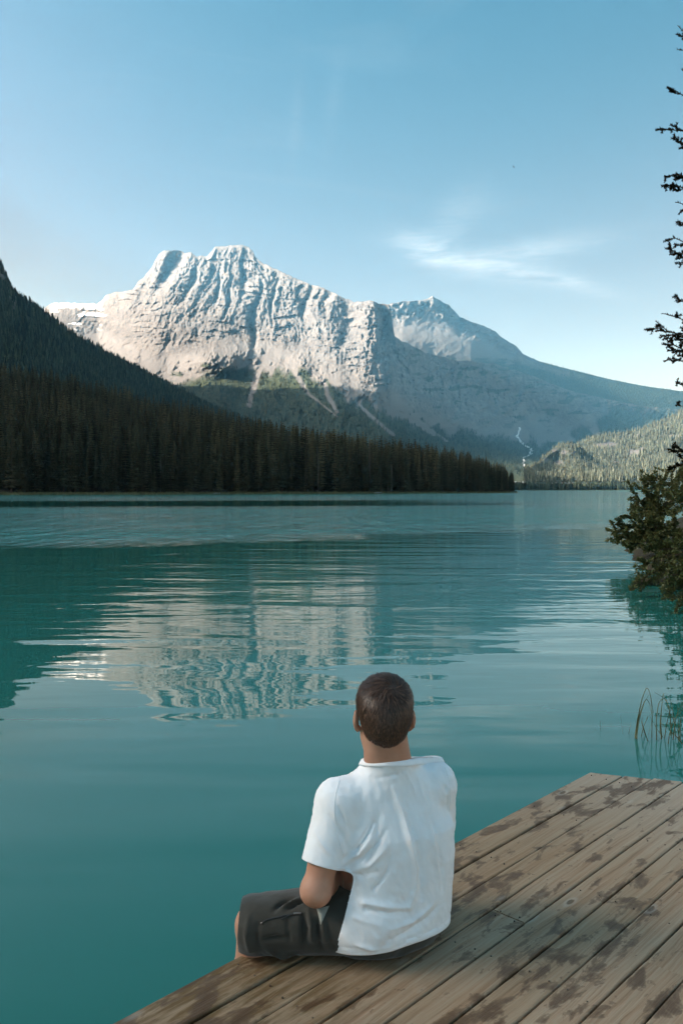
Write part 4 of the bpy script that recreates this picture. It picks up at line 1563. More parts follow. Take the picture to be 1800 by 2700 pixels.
for sh, el, wr, sgn in ((shL, elL, wrL, -1), (shR, elR, wrR, 1)):
    B.cone(sh * 0.6 + np.array([0.155, 2.70, 0.975]) * 0.4, sh, 0.062, 0.060, 0.03)
    B.chain([sh, sh * 0.45 + el * 0.55, el], [0.058, 0.050, 0.043], 0.03)
    B.ell(el * 0.985 + sh * 0.015, (0.044, 0.044, 0.042), None, 0.02)
    B.chain([el, el * 0.7 + wr * 0.3, wr], [0.042, 0.044, 0.026], 0.025)
    # hand resting between the thighs: palm, four fingers, thumb
    hd_ = (wr - el)
    hd_ = hd_ / np.linalg.norm(hd_) + np.array([0, 0.1, -0.55])
    hd_ /= np.linalg.norm(hd_)
    across = np.cross(hd_, [0, 0, 1])
    across /= np.linalg.norm(across)
    dn = np.cross(across, hd_)
    dn *= -1 if dn[2] > 0 else 1
    for q in (-0.026, -0.009, 0.009, 0.026):
        B.cone(wr + across * q * 0.6, wr + hd_ * 0.085 + across * q, 0.017, 0.0125, 0.012)
    for q, L in ((-0.031, 0.062), (-0.0105, 0.074), (0.0105, 0.080), (0.031, 0.070)):
        a0 = wr + hd_ * 0.088 + across * q
        a1 = a0 + hd_ * L * 0.5 + dn * L * 0.12
        a2 = a1 + hd_ * L * 0.32 + dn * L * 0.36
        B.chain([a0, a1, a2], [0.0092, 0.0085, 0.0070], 0.003)
    a0 = wr + hd_ * 0.025 + across * 0.030 * -sgn
    a1 = a0 + hd_ * 0.035 + across * 0.022 * -sgn + dn * 0.01
    B.chain([a0, a1, a1 + hd_ * 0.030 + across * 0.004 * -sgn + dn * 0.008], [0.0125, 0.0105, 0.0085], 0.006)
# neck and head
nb = np.array([0.157, 2.695, 1.01])
B.cone(nb, hd(0, -0.012, -0.055), 0.062, 0.055, 0.035)
B.cone(nb + np.array([-0.045, -0.01, -0.005]), hd(-0.028, -0.03, -0.05), 0.037, 0.033, 0.04)
B.cone(nb + np.array([0.045, 0.01, -0.005]), hd(0.028, -0.03, -0.05), 0.037, 0.033, 0.04)
B.ell(hd(0, -0.010, 0.022), (0.0765, 0.096, 0.086), HF, 0.03)
B.ell(hd(0, 0.030, -0.035), (0.061, 0.070, 0.088), HF, 0.03)
B.ell(hd(0, -0.045, -0.020), (0.062, 0.058, 0.07), HF, 0.03)
B.ell(hd(0, 0.078, -0.105), (0.026, 0.022, 0.020), HF, 0.025)
for sx in (-1, 1):
    B.ell(hd(0.048 * sx, 0.028, -0.075), (0.018, 0.045, 0.030), HF, 0.03)
    B.ell(hd(0.032 * sx, 0.082, 0.016), (0.024, 0.012, 0.009), HF, 0.015)
    B.ell(hd(0.031 * sx, 0.090, -0.004), (0.015, 0.012, 0.009), HF, 0.012, True)
    B.ell(hd(0.031 * sx, 0.082, -0.004), (0.0125, 0.0125, 0.0125), HF, 0.004)
    B.ell(hd(0.014 * sx, 0.100, -0.040), (0.010, 0.011, 0.008), HF, 0.008)
    # ears: rim and lobe, flaring a little away from the head
    ef = np.array([hr * 0.35 * sx - hf * 0.94, hr * 0.94 * sx + hf * 0.35, hu])
    B.ell(hd(0.0925 * sx, -0.012, -0.018), (0.018, 0.009, 0.034), ef, 0.010)
    B.ell(hd(0.0855 * sx, -0.002, -0.049), (0.010, 0.008, 0.013), ef, 0.008)
    B.ell(hd(0.100 * sx, -0.004, -0.014), (0.008, 0.005, 0.018), ef, 0.004, True)
B.cone(hd(0, 0.090, 0.004), hd(0, 0.112, -0.034), 0.008, 0.012, 0.014)
B.cone(hd(-0.018, 0.090, -0.068), hd(0.018, 0.090, -0.068), 0.007, 0.007, 0.008)
B.cone(hd(-0.014, 0.088, -0.078), hd(0.014, 0.088, -0.078), 0.0075, 0.0075, 0.008)
BV, BQ = B.mesh(2)
skin = Mat('skin')
sn_ = skin.noise(skin.coord('Object'), 14, 4)
cs_ = skin.ramp(sn_, [(0.3, (0.47, 0.235, 0.150)), (0.7, (0.57, 0.305, 0.205))])
skin.set(cs_, 0.52, 0.4)
skin.b.inputs['Subsurface Weight'].default_value = 0.12
skin.b.inputs['Subsurface Radius'].default_value = (0.012, 0.005, 0.003)
pore = skin.noise(skin.coord('Object'), 260, 2)
skin.bump(pore, 0.12, 0.002)
body = man_part('body', BV, BQ, skin.m)

# --- hair: a close cap with short strands --------------------------
Hh = Field(HC - 0.17, HC + 0.17, 0.0052)
Hh.ell(hd(0, -0.010, 0.024), (0.0855, 0.106, 0.095), HF, 0.03)
Hh.ell(hd(0, -0.022, 0.045), (0.076, 0.090, 0.072), HF, 0.03)
Hh.ell(hd(0, -0.047, -0.022), (0.071, 0.066, 0.080), HF, 0.03)
Hh.cone(nb, hd(0, -0.014, -0.055), 0.062, 0.0615, 0.03)
HV, HQ = Hh.mesh(2)
rel = (HV - HC)
hx, hyv, hz = rel @ hr, rel @ hf, rel @ hu
line = np.interp(hyv, [-0.13, -0.085, -0.055, -0.03, -0.012, 0.012, 0.03, 0.06, 0.1], [-0.108, -0.100, -0.088, -0.062, -0.020, -0.012, 0.012, 0.045, 0.062])
line = line + 0.004 * fbm(hx * 90, hyv * 90, hz * 90, 2) - 0.006 * np.exp(-(hx / 0.022) ** 2) * (hyv < 0)
keep = hz > line
fk = keep[HQ].all(1)
HQ = HQ[fk]
used = np.unique(HQ)
remap = -np.ones(len(HV), int)
remap[used] = np.arange(len(used))
HV, HQ = HV[used], remap[HQ]
hx, hyv, hz, line = hx[used], hyv[used], hz[used], line[used]
HN = vnormals(HV, HQ)
edge_in = np.clip((hz - line) / 0.03, 0, 1)[:, None]
HV = HV - HN * (1 - edge_in) * 0.0085 + HN * 0.0016 * fbm(hx * 60, hyv * 60, hz * 25, 3)[:, None]
hair_m = Mat('brown_hair')
hn = hair_m.noise(hair_m.coord('Object', (220, 220, 60)), 1.0, 4, 0.6)
hair_m.set(hair_m.ramp(hn, [(0.3, (0.022, 0.012, 0.007)), (0.7, (0.085, 0.044, 0.026))]), 0.48, 0.5)
hair_m.bump(hn, 0.9, 0.003)
hair = man_part('hair', HV, HQ, hair_m.m)
# locks and single strands swirl out of a whorl at the crown and lie down over the back of the head
r = np.random.RandomState(4)
whorl = hd(0.012, -0.075, 0.085)


def strands(n, width, lmul, rand, lift_mul):
    fi = r.randint(0, len(HQ), n)
    w = r.dirichlet((1, 1, 1, 1), n)
    P0 = (HV[HQ[fi]] * w[..., None]).sum(1)
    N0 = (HN[HQ[fi]] * w[..., None]).sum(1)
    out = P0 - whorl
    out -= N0 * (out * N0).sum(1)[:, None]
    dist = np.linalg.norm(out, axis=1)[:, None] + 1e-6
    out /= dist
    swirl = np.cross(N0, out)
    down = -hu - N0 * (N0 @ -hu)[:, None]
    flow = perlin(P0[:, 0] * 40, P0[:, 1] * 40, P0[:, 2] * 40)[:, None]
    T = out + swirl * (np.clip(1.1 - dist / 0.08, 0, 1) + 0.5 * flow) + down * np.clip(dist / 0.10, 0, 1.3) + rand * r.normal(size=P0.shape)
    T -= N0 * (T * N0).sum(1)[:, None]
    T /= np.linalg.norm(T, axis=1)[:, None]
    zrel = (P0 - HC) @ hu
    Ln = (lmul * np.interp(zrel, [-0.12, -0.05, 0.03, 0.1], [0.006, 0.011, 0.020, 0.028]) * r.uniform(0.6, 1.2, n))[:, None]
    sd = np.cross(T, N0)
    wv = (width * r.uniform(0.6, 1.3, n))[:, None] * np.interp(zrel, [-0.11, 0.0], [0.45, 1.0])[:, None]
    lift = lift_mul * np.interp(zrel, [-0.1, 0.0, 0.1], [0.10, 0.18, 0.30])[:, None] * r.uniform(0.4, 1.4, (n, 1))
    a_ = P0 - N0 * 0.002
    b_ = P0 + T * Ln * 0.55 + N0 * Ln * lift
    c_ = P0 + T * Ln + N0 * Ln * lift * 0.75
    SV = np.stack([a_ - sd * wv, a_ + sd * wv, b_ - sd * wv * 0.85, b_ + sd * wv * 0.85, c_], 1).reshape(-1, 3)
    return SV, np.repeat(r.rand(n), 5)


sv1, t1 = strands(3600, 0.0019, 1.15, 0.16, 0.6)
sv2, t2 = strands(9000, 0.0006, 1.0, 0.22, 0.8)
SV, tone = np.concatenate([sv1, sv2]), np.concatenate([t1, t2])
i5 = np.arange(len(SV) // 5)[:, None] * 5
SF = np.concatenate([i5 + np.array([[0, 1, 3]]), i5 + np.array([[0, 3, 2]]), i5 + np.array([[2, 3, 4]])])
strand_m = Mat('hair_strands')
strand_m.set(strand_m.ramp(strand_m.attr('tone'), [(0.0, (0.022, 0.011, 0.006)), (0.55, (0.070, 0.034, 0.019)), (1.0, (0.165, 0.088, 0.052))]), 0.45, 0.5)
so_ = man_part('hair_strands', SV, SF, strand_m.m, hair)
add_attr(so_.data, 'tone', tone)
so_['kind'] = 'stuff'

# --- T-shirt -------------------------------------------------------
Tf = Field((-0.25, 2.38, 0.36), (0.52, 3.12, 1.16), 0.0048)
Tf.loft([(0.38, 0.146, 2.712, 0.212, 0.160, 0.50), (0.47, 0.148, 2.712, 0.217, 0.163, 0.50), (0.53, 0.150, 2.712, 0.217, 0.163, 0.48), (0.62, 0.159, 2.708, 0.214, 0.156, 0.46), (0.74, 0.170, 2.704, 0.211, 0.147, 0.43),
         (0.84, 0.171, 2.702, 0.207, 0.138, 0.41), (0.90, 0.155, 2.700, 0.184, 0.118, 0.40), (0.955, 0.155, 2.698, 0.148, 0.098, 0.40), (0.995, 0.156, 2.696, 0.112, 0.086, 0.4), (1.025, 0.157, 2.694, 0.090, 0.080, 0.4), (1.13, 0.157, 2.690, 0.080, 0.076, 0.4)], 0.03)
for sh, el in ((shL, elL), (shR, elR)):
    inn = sh * 0.5 + np.array([0.155, 2.70, 0.985]) * 0.5
    Tf.cone(inn, sh, 0.062, 0.066, 0.05)
    Tf.cone(sh, sh * 0.12 + el * 0.88, 0.071, 0.066, 0.028)
for hip, kn in ((hipL, kneeL), (hipR, kneeR)):
    Tf.cone(hip + np.array([0, 0, 0.006]), hip + (kn - hip) * 0.10 + np.array([0, 0, 0.006]), 0.124, 0.119, 0.04)
TV, TQ = Tf.mesh(3)
bm = bmesh.new()
tm_ = mesh_np('t', TV, TQ)
bm.from_mesh(tm_)
bmesh.ops.bisect_plane(bm, geom=bm.verts[:] + bm.edges[:] + bm.faces[:], plane_co=(0.15, 2.70, 0.494), plane_no=(-0.08, 0.12, 1), clear_inner=True)
bmesh.ops.bisect_plane(bm, geom=bm.verts[:] + bm.edges[:] + bm.faces[:], plane_co=(0.157, 2.695, 1.046), plane_no=(0.0, 0.28, 1), clear_outer=True)
for sh, el, q in ((shL, elL, 0.70), (shR, elR, 0.74)):
    ax = (el - sh) / np.linalg.norm(el - sh)
    pc = sh + (el - sh) * q
    # only what belongs to the sleeve: close to the arm's axis and outside the torso
    vs_ = [v for v in bm.verts if np.linalg.norm(np.array(v.co) - pc - ax * float((np.array(v.co) - pc) @ ax)) < 0.105 and (np.array(v.co) - pc) @ ax > -0.04
           and (np.array(v.co)[:2] - np.array([0.157, 2.725])) @ ((pc - np.array([0.157, 2.725, 0]))[:2] / np.linalg.norm((pc - np.array([0.157, 2.725, 0]))[:2])) > (0.155 if sh is shL else 0.175)]
    vset = set(vs_)
    es = [e_ for e_ in bm.edges if e_.verts[0] in vset and e_.verts[1] in vset]
    fs = [f_ for f_ in bm.faces if all(v in vset for v in f_.verts)]
    bmesh.ops.bisect_plane(bm, geom=vs_ + es + fs, plane_co=pc, plane_no=ax, clear_outer=True)
bmesh.ops.triangulate(bm, faces=[f_ for f_ in bm.faces if len(f_.verts) > 4])
tm2 = bpy.data.meshes.new('tshirt')
bm.to_mesh(tm2)
bm.free()
TV = np.array([v.co for v in tm2.vertices])
TP = [tuple(p.vertices) for p in tm2.polygons]
TQ4 = np.array([p if len(p) == 4 else (p[0], p[1], p[2], p[2]) for p in TP])
FOLDS = [  # amplitude (m), width (m), where it shows (source pixels)
    (0.0110, 0.013, [(1036, 2080), (1060, 2140), (1078, 2210), (1092, 2280), (1092, 2350), (1078, 2395)]),
    (-0.0100, 0.014, [(1062, 2110), (1096, 2200), (1112, 2290), (1110, 2370)]),
    (0.0080, 0.012, [(1098, 2045), (1120, 2130), (1140, 2220), (1155, 2310)]),
    (-0.0080, 0.012, [(1120, 2080), (1146, 2180), (1165, 2290), (1170, 2350)]),
    (-0.0070, 0.012, [(1000, 2150), (990, 2230), (960, 2290)]),
    (-0.0120, 0.008, [(905, 2268), (940, 2240), (965, 2205), (985, 2170)]),
    (-0.0090, 0.008, [(910, 2285), (955, 2262), (1000, 2222), (1015, 2190)]),
    (0.0075, 0.008, [(912, 2276), (948, 2250), (978, 2212)]),
    (0.0070, 0.008, [(925, 2300), (975, 2280), (1016, 2238)]),
    (-0.0070, 0.008, [(930, 2330), (985, 2345), (1020, 2300), (1030, 2260)]),
    (-0.0060, 0.007, [(912, 2305), (950, 2308), (990, 2300)]),
    (0.0085, 0.011, [(905, 2350), (960, 2380), (1020, 2392), (1074, 2393)]),
    (-0.0090, 0.009, [(910, 2366), (965, 2398), (1030, 2408), (1076, 2406)]),
    (0.0060, 0.009, [(885, 2385), (935, 2420), (1000, 2440)]),
    (0.0070, 0.009, [(890, 2455), (940, 2490), (990, 2503)]),
    (-0.0075, 0.009, [(886, 2468), (935, 2506), (985, 2520)]),
    (0.0065, 0.009, [(1010, 2530), (1060, 2515), (1105, 2485)]),
    (-0.0080, 0.010, [(1025, 2480), (1075, 2460), (1125, 2425), (1150, 2395)]),
    (0.0060, 0.010, [(1030, 2450), (1085, 2430), (1140, 2385)]),
    (-0.0050, 0.007, [(870, 2150), (895, 2190), (915, 2235)]),
    (-0.0060, 0.006, [(893, 2130), (905, 2160), (920, 2190)]),
    (0.0040, 0.007, [(830, 2190), (850, 2230), (880, 2260)]),
    (-0.0035, 0.006, [(1000, 2050), (1030, 2045), (1060, 2040)]),
    (0.0045, 0.007, [(1070, 2040), (1085, 2070), (1100, 2110)]),
    (-0.0045, 0.006, [(1165, 2030), (1175, 2080), (1180, 2140)]),
    (0.0050, 0.008, [(895, 2500), (930, 2530), (960, 2542)]),
    (-0.0060, 0.008, [(1100, 2520), (1140, 2480), (1165, 2430)]),
]
TN = vnormals(TV, TQ4)
TV = TV + TN * (0.0032 * fbm(TV[:, 0] * 14, TV[:, 1] * 14, TV[:, 2] * 7, 3) + 0.0016 * ridged(TV[:, 0] * 34 + TV[:, 2] * 14, TV[:, 1] * 30, TV[:, 2] * 18, 2))[:, None]
TV = crease(TV, TN, TQ4, FOLDS)
hemd = (TV - np.array([0.15, 2.70, 0.494])) @ np.array([-0.08, 0.12, 1])
TV = TV - TN * (0.0016 * np.exp(-((hemd - 0.022) / 0.0035) ** 2))[:, None]
tm2.vertices.foreach_set('co', (TV - inv).astype(np.float32).ravel())
tm2.update()
cot = Mat('white_cotton')
knit = cot.noise(cot.coord('Object'), 420, 2)
soft = cot.noise(cot.coord('Object'), 26, 3)
cot.set(cot.ramp(soft, [(0.3, (0.90, 0.90, 0.90)), (0.7, (0.94, 0.94, 0.94))]), 0.92, 0.15)
cot.b.inputs['Sheen Weight'].default_value = 0.12
cot.bump(cot.math('ADD', cot.math('MULTIPLY', knit, 0.5), soft), 0.35, 0.003)
shirt = link('t_shirt', tm2, cot.m, man, True)
so = shirt.modifiers.new('thickness', 'SOLIDIFY')
so.thickness = 0.0022
so.offset = -1


tbvh = BVHTree.FromPolygons([tuple(v) for v in TV], TP)
for line in ([(897, 2052), (884, 2095), (880, 2140), (886, 2190), (898, 2230), (906, 2258)], [(1172, 2020), (1184, 2060), (1187, 2105), (1183, 2140)]):
    xs_ = np.interp(np.linspace(0, 1, 24), np.linspace(0, 1, len(line)), [p[0] for p in line])
    ys_ = np.interp(np.linspace(0, 1, 24), np.linspace(0, 1, len(line)), [p[1] for p in line])
    pts = [cam_hit(tbvh, x_, y_) for x_, y_ in zip(xs_, ys_)]
    pts = np.array([p for p in pts if p is not None])
    if len(pts) > 3:
        v_, f_ = tube(pts - inv, [0.0019] * len(pts), 5)
        link('seam', mesh_np('seam', v_, f_), cot.m, shirt, True)


def boundary_loops(me):
    cnt = {}
    for p in me.polygons:
        for e_ in p.edge_keys:
            cnt[e_] = cnt.get(e_, 0) + 1
    adj = {}
    for (a, b), n in cnt.items():
        if n == 1:
            adj.setdefault(a, []).append(b)
            adj.setdefault(b, []).append(a)
    seen, loops = set(), []
    for s0 in adj:
        if s0 in seen:
            continue
        lp, cur = [s0], s0
        seen.add(s0)
        while True:
            nx = [n for n in adj[cur] if n not in seen]
            if not nx:
                break
            cur = nx[0]
            seen.add(cur)
            lp.append(cur)
        loops.append(lp)
    return loops


co = np.array([v.co for v in tm2.vertices])
for lp in boundary_loops(tm2):
    pts = co[lp]
    if len(lp) < 30:
        continue
    ctr = pts.mean(0) + inv
    if ctr[2] > 1.0:
        nm, wdt, thk = 'collar', 0.020, 0.0055
    elif ctr[2] > 0.6:
        nm, wdt, thk = 'sleeve_hem', 0.017, 0.0024
    else:
        nm, wdt, thk = 'bottom_hem', 0.019, 0.0024
    n = max(40, len(lp) // 3)
    k = np.linspace(0, len(lp), n, endpoint=False).astype(int)
    p = pts[k]
    for _ in range(6):
        p = (np.roll(p, 1, 0) + 2 * p + np.roll(p, -1, 0)) / 4
    c0 = p.mean(0)
    tg = np.roll(p, -1, 0) - np.roll(p, 1, 0)
    tg /= np.linalg.norm(tg, axis=1)[:, None]
    nrm = np.linalg.svd(p - c0)[2][2]
    inner = np.array([0.157, 2.72, 0.85]) - inv
    if nm == 'sleeve_hem':
        s_ = shL if ctr[0] < 0.1 else shR
        inner = s_ - inv
    if (inner - c0) @ nrm < 0:
        nrm = -nrm                                    # points into the garment
    rad = p - c0
    rad -= nrm * (rad @ nrm)[:, None]
    rad /= np.linalg.norm(rad, axis=1)[:, None]
    prof = [(0.001, -thk), (-0.002, 0.0), (0.001, thk), (wdt * 0.5, thk * 1.15), (wdt - 0.001, thk), (wdt, 0.0004)]
    if nm == 'collar':
        prof = [(x - wdt * 0.75, y) for x, y in prof]
        slope = rad * 0.55
    else:
        slope = rad * 0.02
    ring = [p + nrm * x + slope * x + rad * (y + 0.0006) for x, y in prof]
    Vr = np.stack(ring, 1).reshape(-1, 3)
    m = len(prof)
    Q_ = [(i * m + j, i * m + j + 1, ((i + 1) % n) * m + j + 1, ((i + 1) % n) * m + j) for i in range(n) for j in range(m - 1)]
    link(nm, mesh_np(nm, Vr, np.array(Q_)), cot.m, shirt, True)

# --- shorts --------------------------------------------------------
Sf = Field((-0.50, 2.44, 0.40), (0.46, 3.34, 0.74), 0.0064)
Sf.loft([(0.455, 0.152, 2.712, 0.170, 0.128, 0.53), (0.50, 0.152, 2.710, 0.186, 0.142, 0.53), (0.60, 0.155, 2.706, 0.186, 0.138, 0.50), (0.70, 0.158, 2.704, 0.170, 0.122, 0.46)], 0.03)
for hip, kn in ((hipL, kneeL), (hipR, kneeR)):
    Sf.cone(hip + np.array([0, 0, 0.002]), kn + np.array([0, 0, 0.0]), 0.109, 0.094, 0.035)
sl, Pz = Sf.local(Sf.lo, Sf.lo + Sf.n * Sf.vox)
fl_ = DZ + 0.004 - Pz[..., 2]
kk = 0.02
hh = np.maximum(kk - np.abs(fl_ - Sf.v), 0) / kk
Sf.v = (np.maximum(Sf.v, fl_) + hh * hh * kk / 4).astype(np.float32)      # flattened where it sits on the boards
ZV, ZQ = Sf.mesh(3)
bm = bmesh.new()
bm.from_mesh(mesh_np('s', ZV, ZQ))
for hip, kn in ((hipL, kneeL), (hipR, kneeR)):
    ax = (kn - hip) / np.linalg.norm(kn - hip)
    ax = ax + np.array([0, 0, 0.10])
    g = [v for v in bm.verts if (np.array(v.co) - hip) @ ax > 0.2 and np.linalg.norm((np.array(v.co) - hip) - ax * ((np.array(v.co) - hip) @ ax) / (ax @ ax)) < 0.2]
    gs = set(g)
    bmesh.ops.bisect_plane(bm, geom=g + [e_ for e_ in bm.edges if e_.verts[0] in gs and e_.verts[1] in gs] + [f_ for f_ in bm.faces if all(v in gs for v in f_.verts)],
                           plane_co=hip + (kn - hip) * 1.13, plane_no=ax, clear_outer=True)
bmesh.ops.bisect_plane(bm, geom=bm.verts[:] + bm.edges[:] + bm.faces[:], plane_co=(0.15, 2.78, 0.675), plane_no=(0, 0, 1), clear_outer=True)
bmesh.ops.triangulate(bm, faces=[f_ for f_ in bm.faces if len(f_.verts) > 4])
sm2 = bpy.data.meshes.new('shorts')
bm.to_mesh(sm2)
bm.free()
ZV = np.array([v.co for v in sm2.vertices])
ZP = [tuple(p.vertices) for p in sm2.polygons]
ZQ4 = np.array([p if len(p) == 4 else (p[0], p[1], p[2], p[2]) for p in ZP])
ZN = vnormals(ZV, ZQ4)
ZV = ZV + ZN * (0.003 * fbm(ZV[:, 0] * 16, ZV[:, 1] * 16, ZV[:, 2] * 16, 3))[:, None]
SFOLDS = [(-0.007, 0.007, [(722, 2400), (740, 2382), (770, 2372)]), (-0.007, 0.007, [(760, 2396), (785, 2380), (808, 2372)]), (0.005, 0.007, [(742, 2396), (764, 2380), (790, 2371)]),
          (-0.008, 0.007, [(800, 2415), (808, 2450), (805, 2480), (822, 2520)]), (0.006, 0.008, [(812, 2400), (820, 2440), (822, 2480), (845, 2530)]),
          (-0.009, 0.007, [(838, 2425), (836, 2455), (846, 2500), (880, 2545)]), (0.006, 0.008, [(850, 2430), (858, 2480), (890, 2530)]),
          (-0.007, 0.007, [(862, 2440), (880, 2500), (920, 2545)]), (-0.005, 0.006, [(795, 2415), (797, 2450), (797, 2490)]),
          (-0.006, 0.009, [(680, 2440), (676, 2480), (690, 2520)]), (0.005, 0.009, [(655, 2420), (650, 2470), (660, 2510)]),
          (-0.006, 0.007, [(690, 2480), (730, 2472), (757, 2474)]), (0.005, 0.008, [(700, 2500), (740, 2520), (780, 2515)]), (-0.006, 0.007, [(715, 2525), (760, 2518), (790, 2520)]),
          (-0.005, 0.006, [(757, 2430), (762, 2480), (775, 2530)])]
ZV = crease(ZV, ZN, ZQ4, [(1.5 * a, w, l) for a, w, l in SFOLDS])
ZV[:, 2] = np.maximum(ZV[:, 2], DZ + 0.003)
sm2.vertices.foreach_set('co', (ZV - inv).astype(np.float32).ravel())
sm2.update()
sh_m = Mat('charcoal_shorts')
weave = sh_m.noise(sh_m.coord('Object'), 300, 2)
blot = sh_m.noise(sh_m.coord('Object'), 9, 3)
sh_m.set(sh_m.ramp(blot, [(0.3, (0.034, 0.031, 0.023)), (0.7, (0.050, 0.046, 0.036))]), 0.78, 0.3)
sh_m.b.inputs['Sheen Weight'].default_value = 0.25
sh_m.bump(weave, 0.25, 0.002)
shorts = link('shorts', sm2, sh_m.m, man, True)
so = shorts.modifiers.new('thickness', 'SOLIDIFY')
so.thickness = 0.002
so.offset = -1
sbvh = BVHTree.FromPolygons([tuple(v) for v in ZV], [tuple(q) for q in ZP])
zip_m = Mat('zip')
zip_m.set((0.016, 0.015, 0.013), 0.45, 0.5)
tab_m = Mat('zip_pull')
tab_m.set((0.20, 0.19, 0.18), 0.4, 0.5, Metallic=0.5)


def strip(name, line, rad, mat, lift=0.001, parent=None):
    pts = [cam_hit(sbvh, x, y) for x, y in line]
    pts = np.array([p for p in pts if p is not None])
    if len(pts) < 2:
        return
    out_ = CAM - pts
    out_ /= np.linalg.norm(out_, axis=1)[:, None]
    v, f = tube(pts + out_ * lift - inv, [rad] * len(pts), 6)
    return link(name, mesh_np(name, v, f), mat, parent or shorts, True)


strip('zipper', [(689, 2434), (702, 2426), (720, 2421), (738, 2418), (752, 2414), (766, 2412), (780, 2411), (794, 2411)], 0.0026, zip_m.m)
strip('zip_pull', [(774, 2409), (784, 2408), (793, 2408)], 0.0030, tab_m.m, 0.004)
strip('zip_pull', [(741, 2424), (752, 2419), (764, 2413)], 0.0022, zip_m.m, 0.004)
strip('zip_stop', [(688, 2435), (691, 2432)], 0.0024, tab_m.m, 0.002)
strip('pocket_seam', [(795, 2413), (797, 2440), (797, 2465), (799, 2492)], 0.0016, zip_m.m)
pk = Mat('pocket_lining')
pk.set((0.30, 0.31, 0.27), 0.8, 0.2)
gridp = []
for j in range(7):
    for i in range(5):
        t, u = j / 6, i / 4
        x0, x1 = 835 + 10 * t, 868 - 22 * t
        gridp.append(cam_hit(sbvh, x0 + (x1 - x0) * u, 2396 + 42 * t - 8 * u * (1 - t)))
if all(p is not None for p in gridp):
    G = np.array(gridp)
    o_ = CAM - G
    o_ /= np.linalg.norm(o_, axis=1)[:, None]
    bul = np.array([0.006 * math.sin(math.pi * i / 4) * math.sin(math.pi * (0.15 + 0.8 * j / 6)) for j in range(7) for i in range(5)])
    link('pocket_lining', mesh_np('pocket_lining', G + o_ * (0.0015 + bul)[:, None] - inv, grid_faces(7, 5)), pk.m, shorts, True)
# ================================================================== right-hand bank
SHX = lambda y: np.interp(y, [-30, 3, 6, 10, 15, 20, 25, 30, 40, 60, 120, 400], [7.0, 5.4, 4.9, 5.1, 6.3, 7.5, 8.75, 10.2, 14.8, 25, 62, 260])
bk_m = Mat('bank_soil')
bp = bk_m.coord('Position')
bc = bk_m.ramp(bk_m.noise(bp, 2.5, 6, 0.65), [(0.3, (0.035, 0.026, 0.016)), (0.55, (0.075, 0.060, 0.036)), (0.75, (0.06, 0.07, 0.028))])
bk_m.set(bc, 0.95, 0.15)
bk_m.bump(bk_m.noise(bp, 6, 5, 0.7), 0.8, 0.08)
yy = np.concatenate([np.linspace(-30, 2, 10), np.linspace(3, 45, 60), np.linspace(50, 400, 24)])
uu = np.concatenate([[-1.2, -0.5, -0.15, 0.1, 0.4, 0.8, 1.4, 2.2], np.linspace(3.5, 120, 16)])
GY, GU = np.meshgrid(yy, uu, indexing='ij')
GX = SHX(GY) + 0.35 * fbm(GY / 1.7, 0.4, 0.2, 3) + GU
GZ = np.where(GU < 0, GU * 0.55, 0.26 * np.abs(GU) ** 0.8) + 0.10 * fbm(GX / 1.2, GY / 1.2, 0.5, 3) * (GU > -0.3)
bank = link('bank', mesh_np('bank', np.stack([GX, GY, GZ], -1).reshape(-1, 3), grid_faces(len(yy), len(uu))[:, ::-1]), bk_m.m, smooth=True)
tag(bank, kind='structure')


def leaf_material(name, a, b, c):
    m = Mat(name)
    oi = m.noise(m.coord('Object'), 3.0, 3)
    f = m.noise(m.coord('Object'), 23.0, 2)
    col = m.mix(m.ramp(f, [(0.3, (0, 0, 0)), (0.7, (1, 1, 1))]), a, b)
    col = m.mix(m.ramp(oi, [(0.45, (0, 0, 0)), (0.7, (0.7, 0.7, 0.7))]), col, c)
    m.set(col, 0.5, 0.4)
    tr = m.node('ShaderNodeBsdfTranslucent')
    m.l.new(col, tr.inputs[0])
    mx = m.node('ShaderNodeMixShader')
    mx.inputs[0].default_value = 0.25
    m.l.new(m.b.outputs[0], mx.inputs[1])
    m.l.new(tr.outputs[0], mx.inputs[2])
    m.l.new(mx.outputs[0], m.o.inputs[0])
    return m.m


LEAF = leaf_material('willow_leaves', (0.050, 0.060, 0.017), (0.13, 0.14, 0.040), (0.19, 0.165, 0.060))
TWIG = bark_material('twigs', (0.035, 0.024, 0.017), (0.10, 0.07, 0.05))


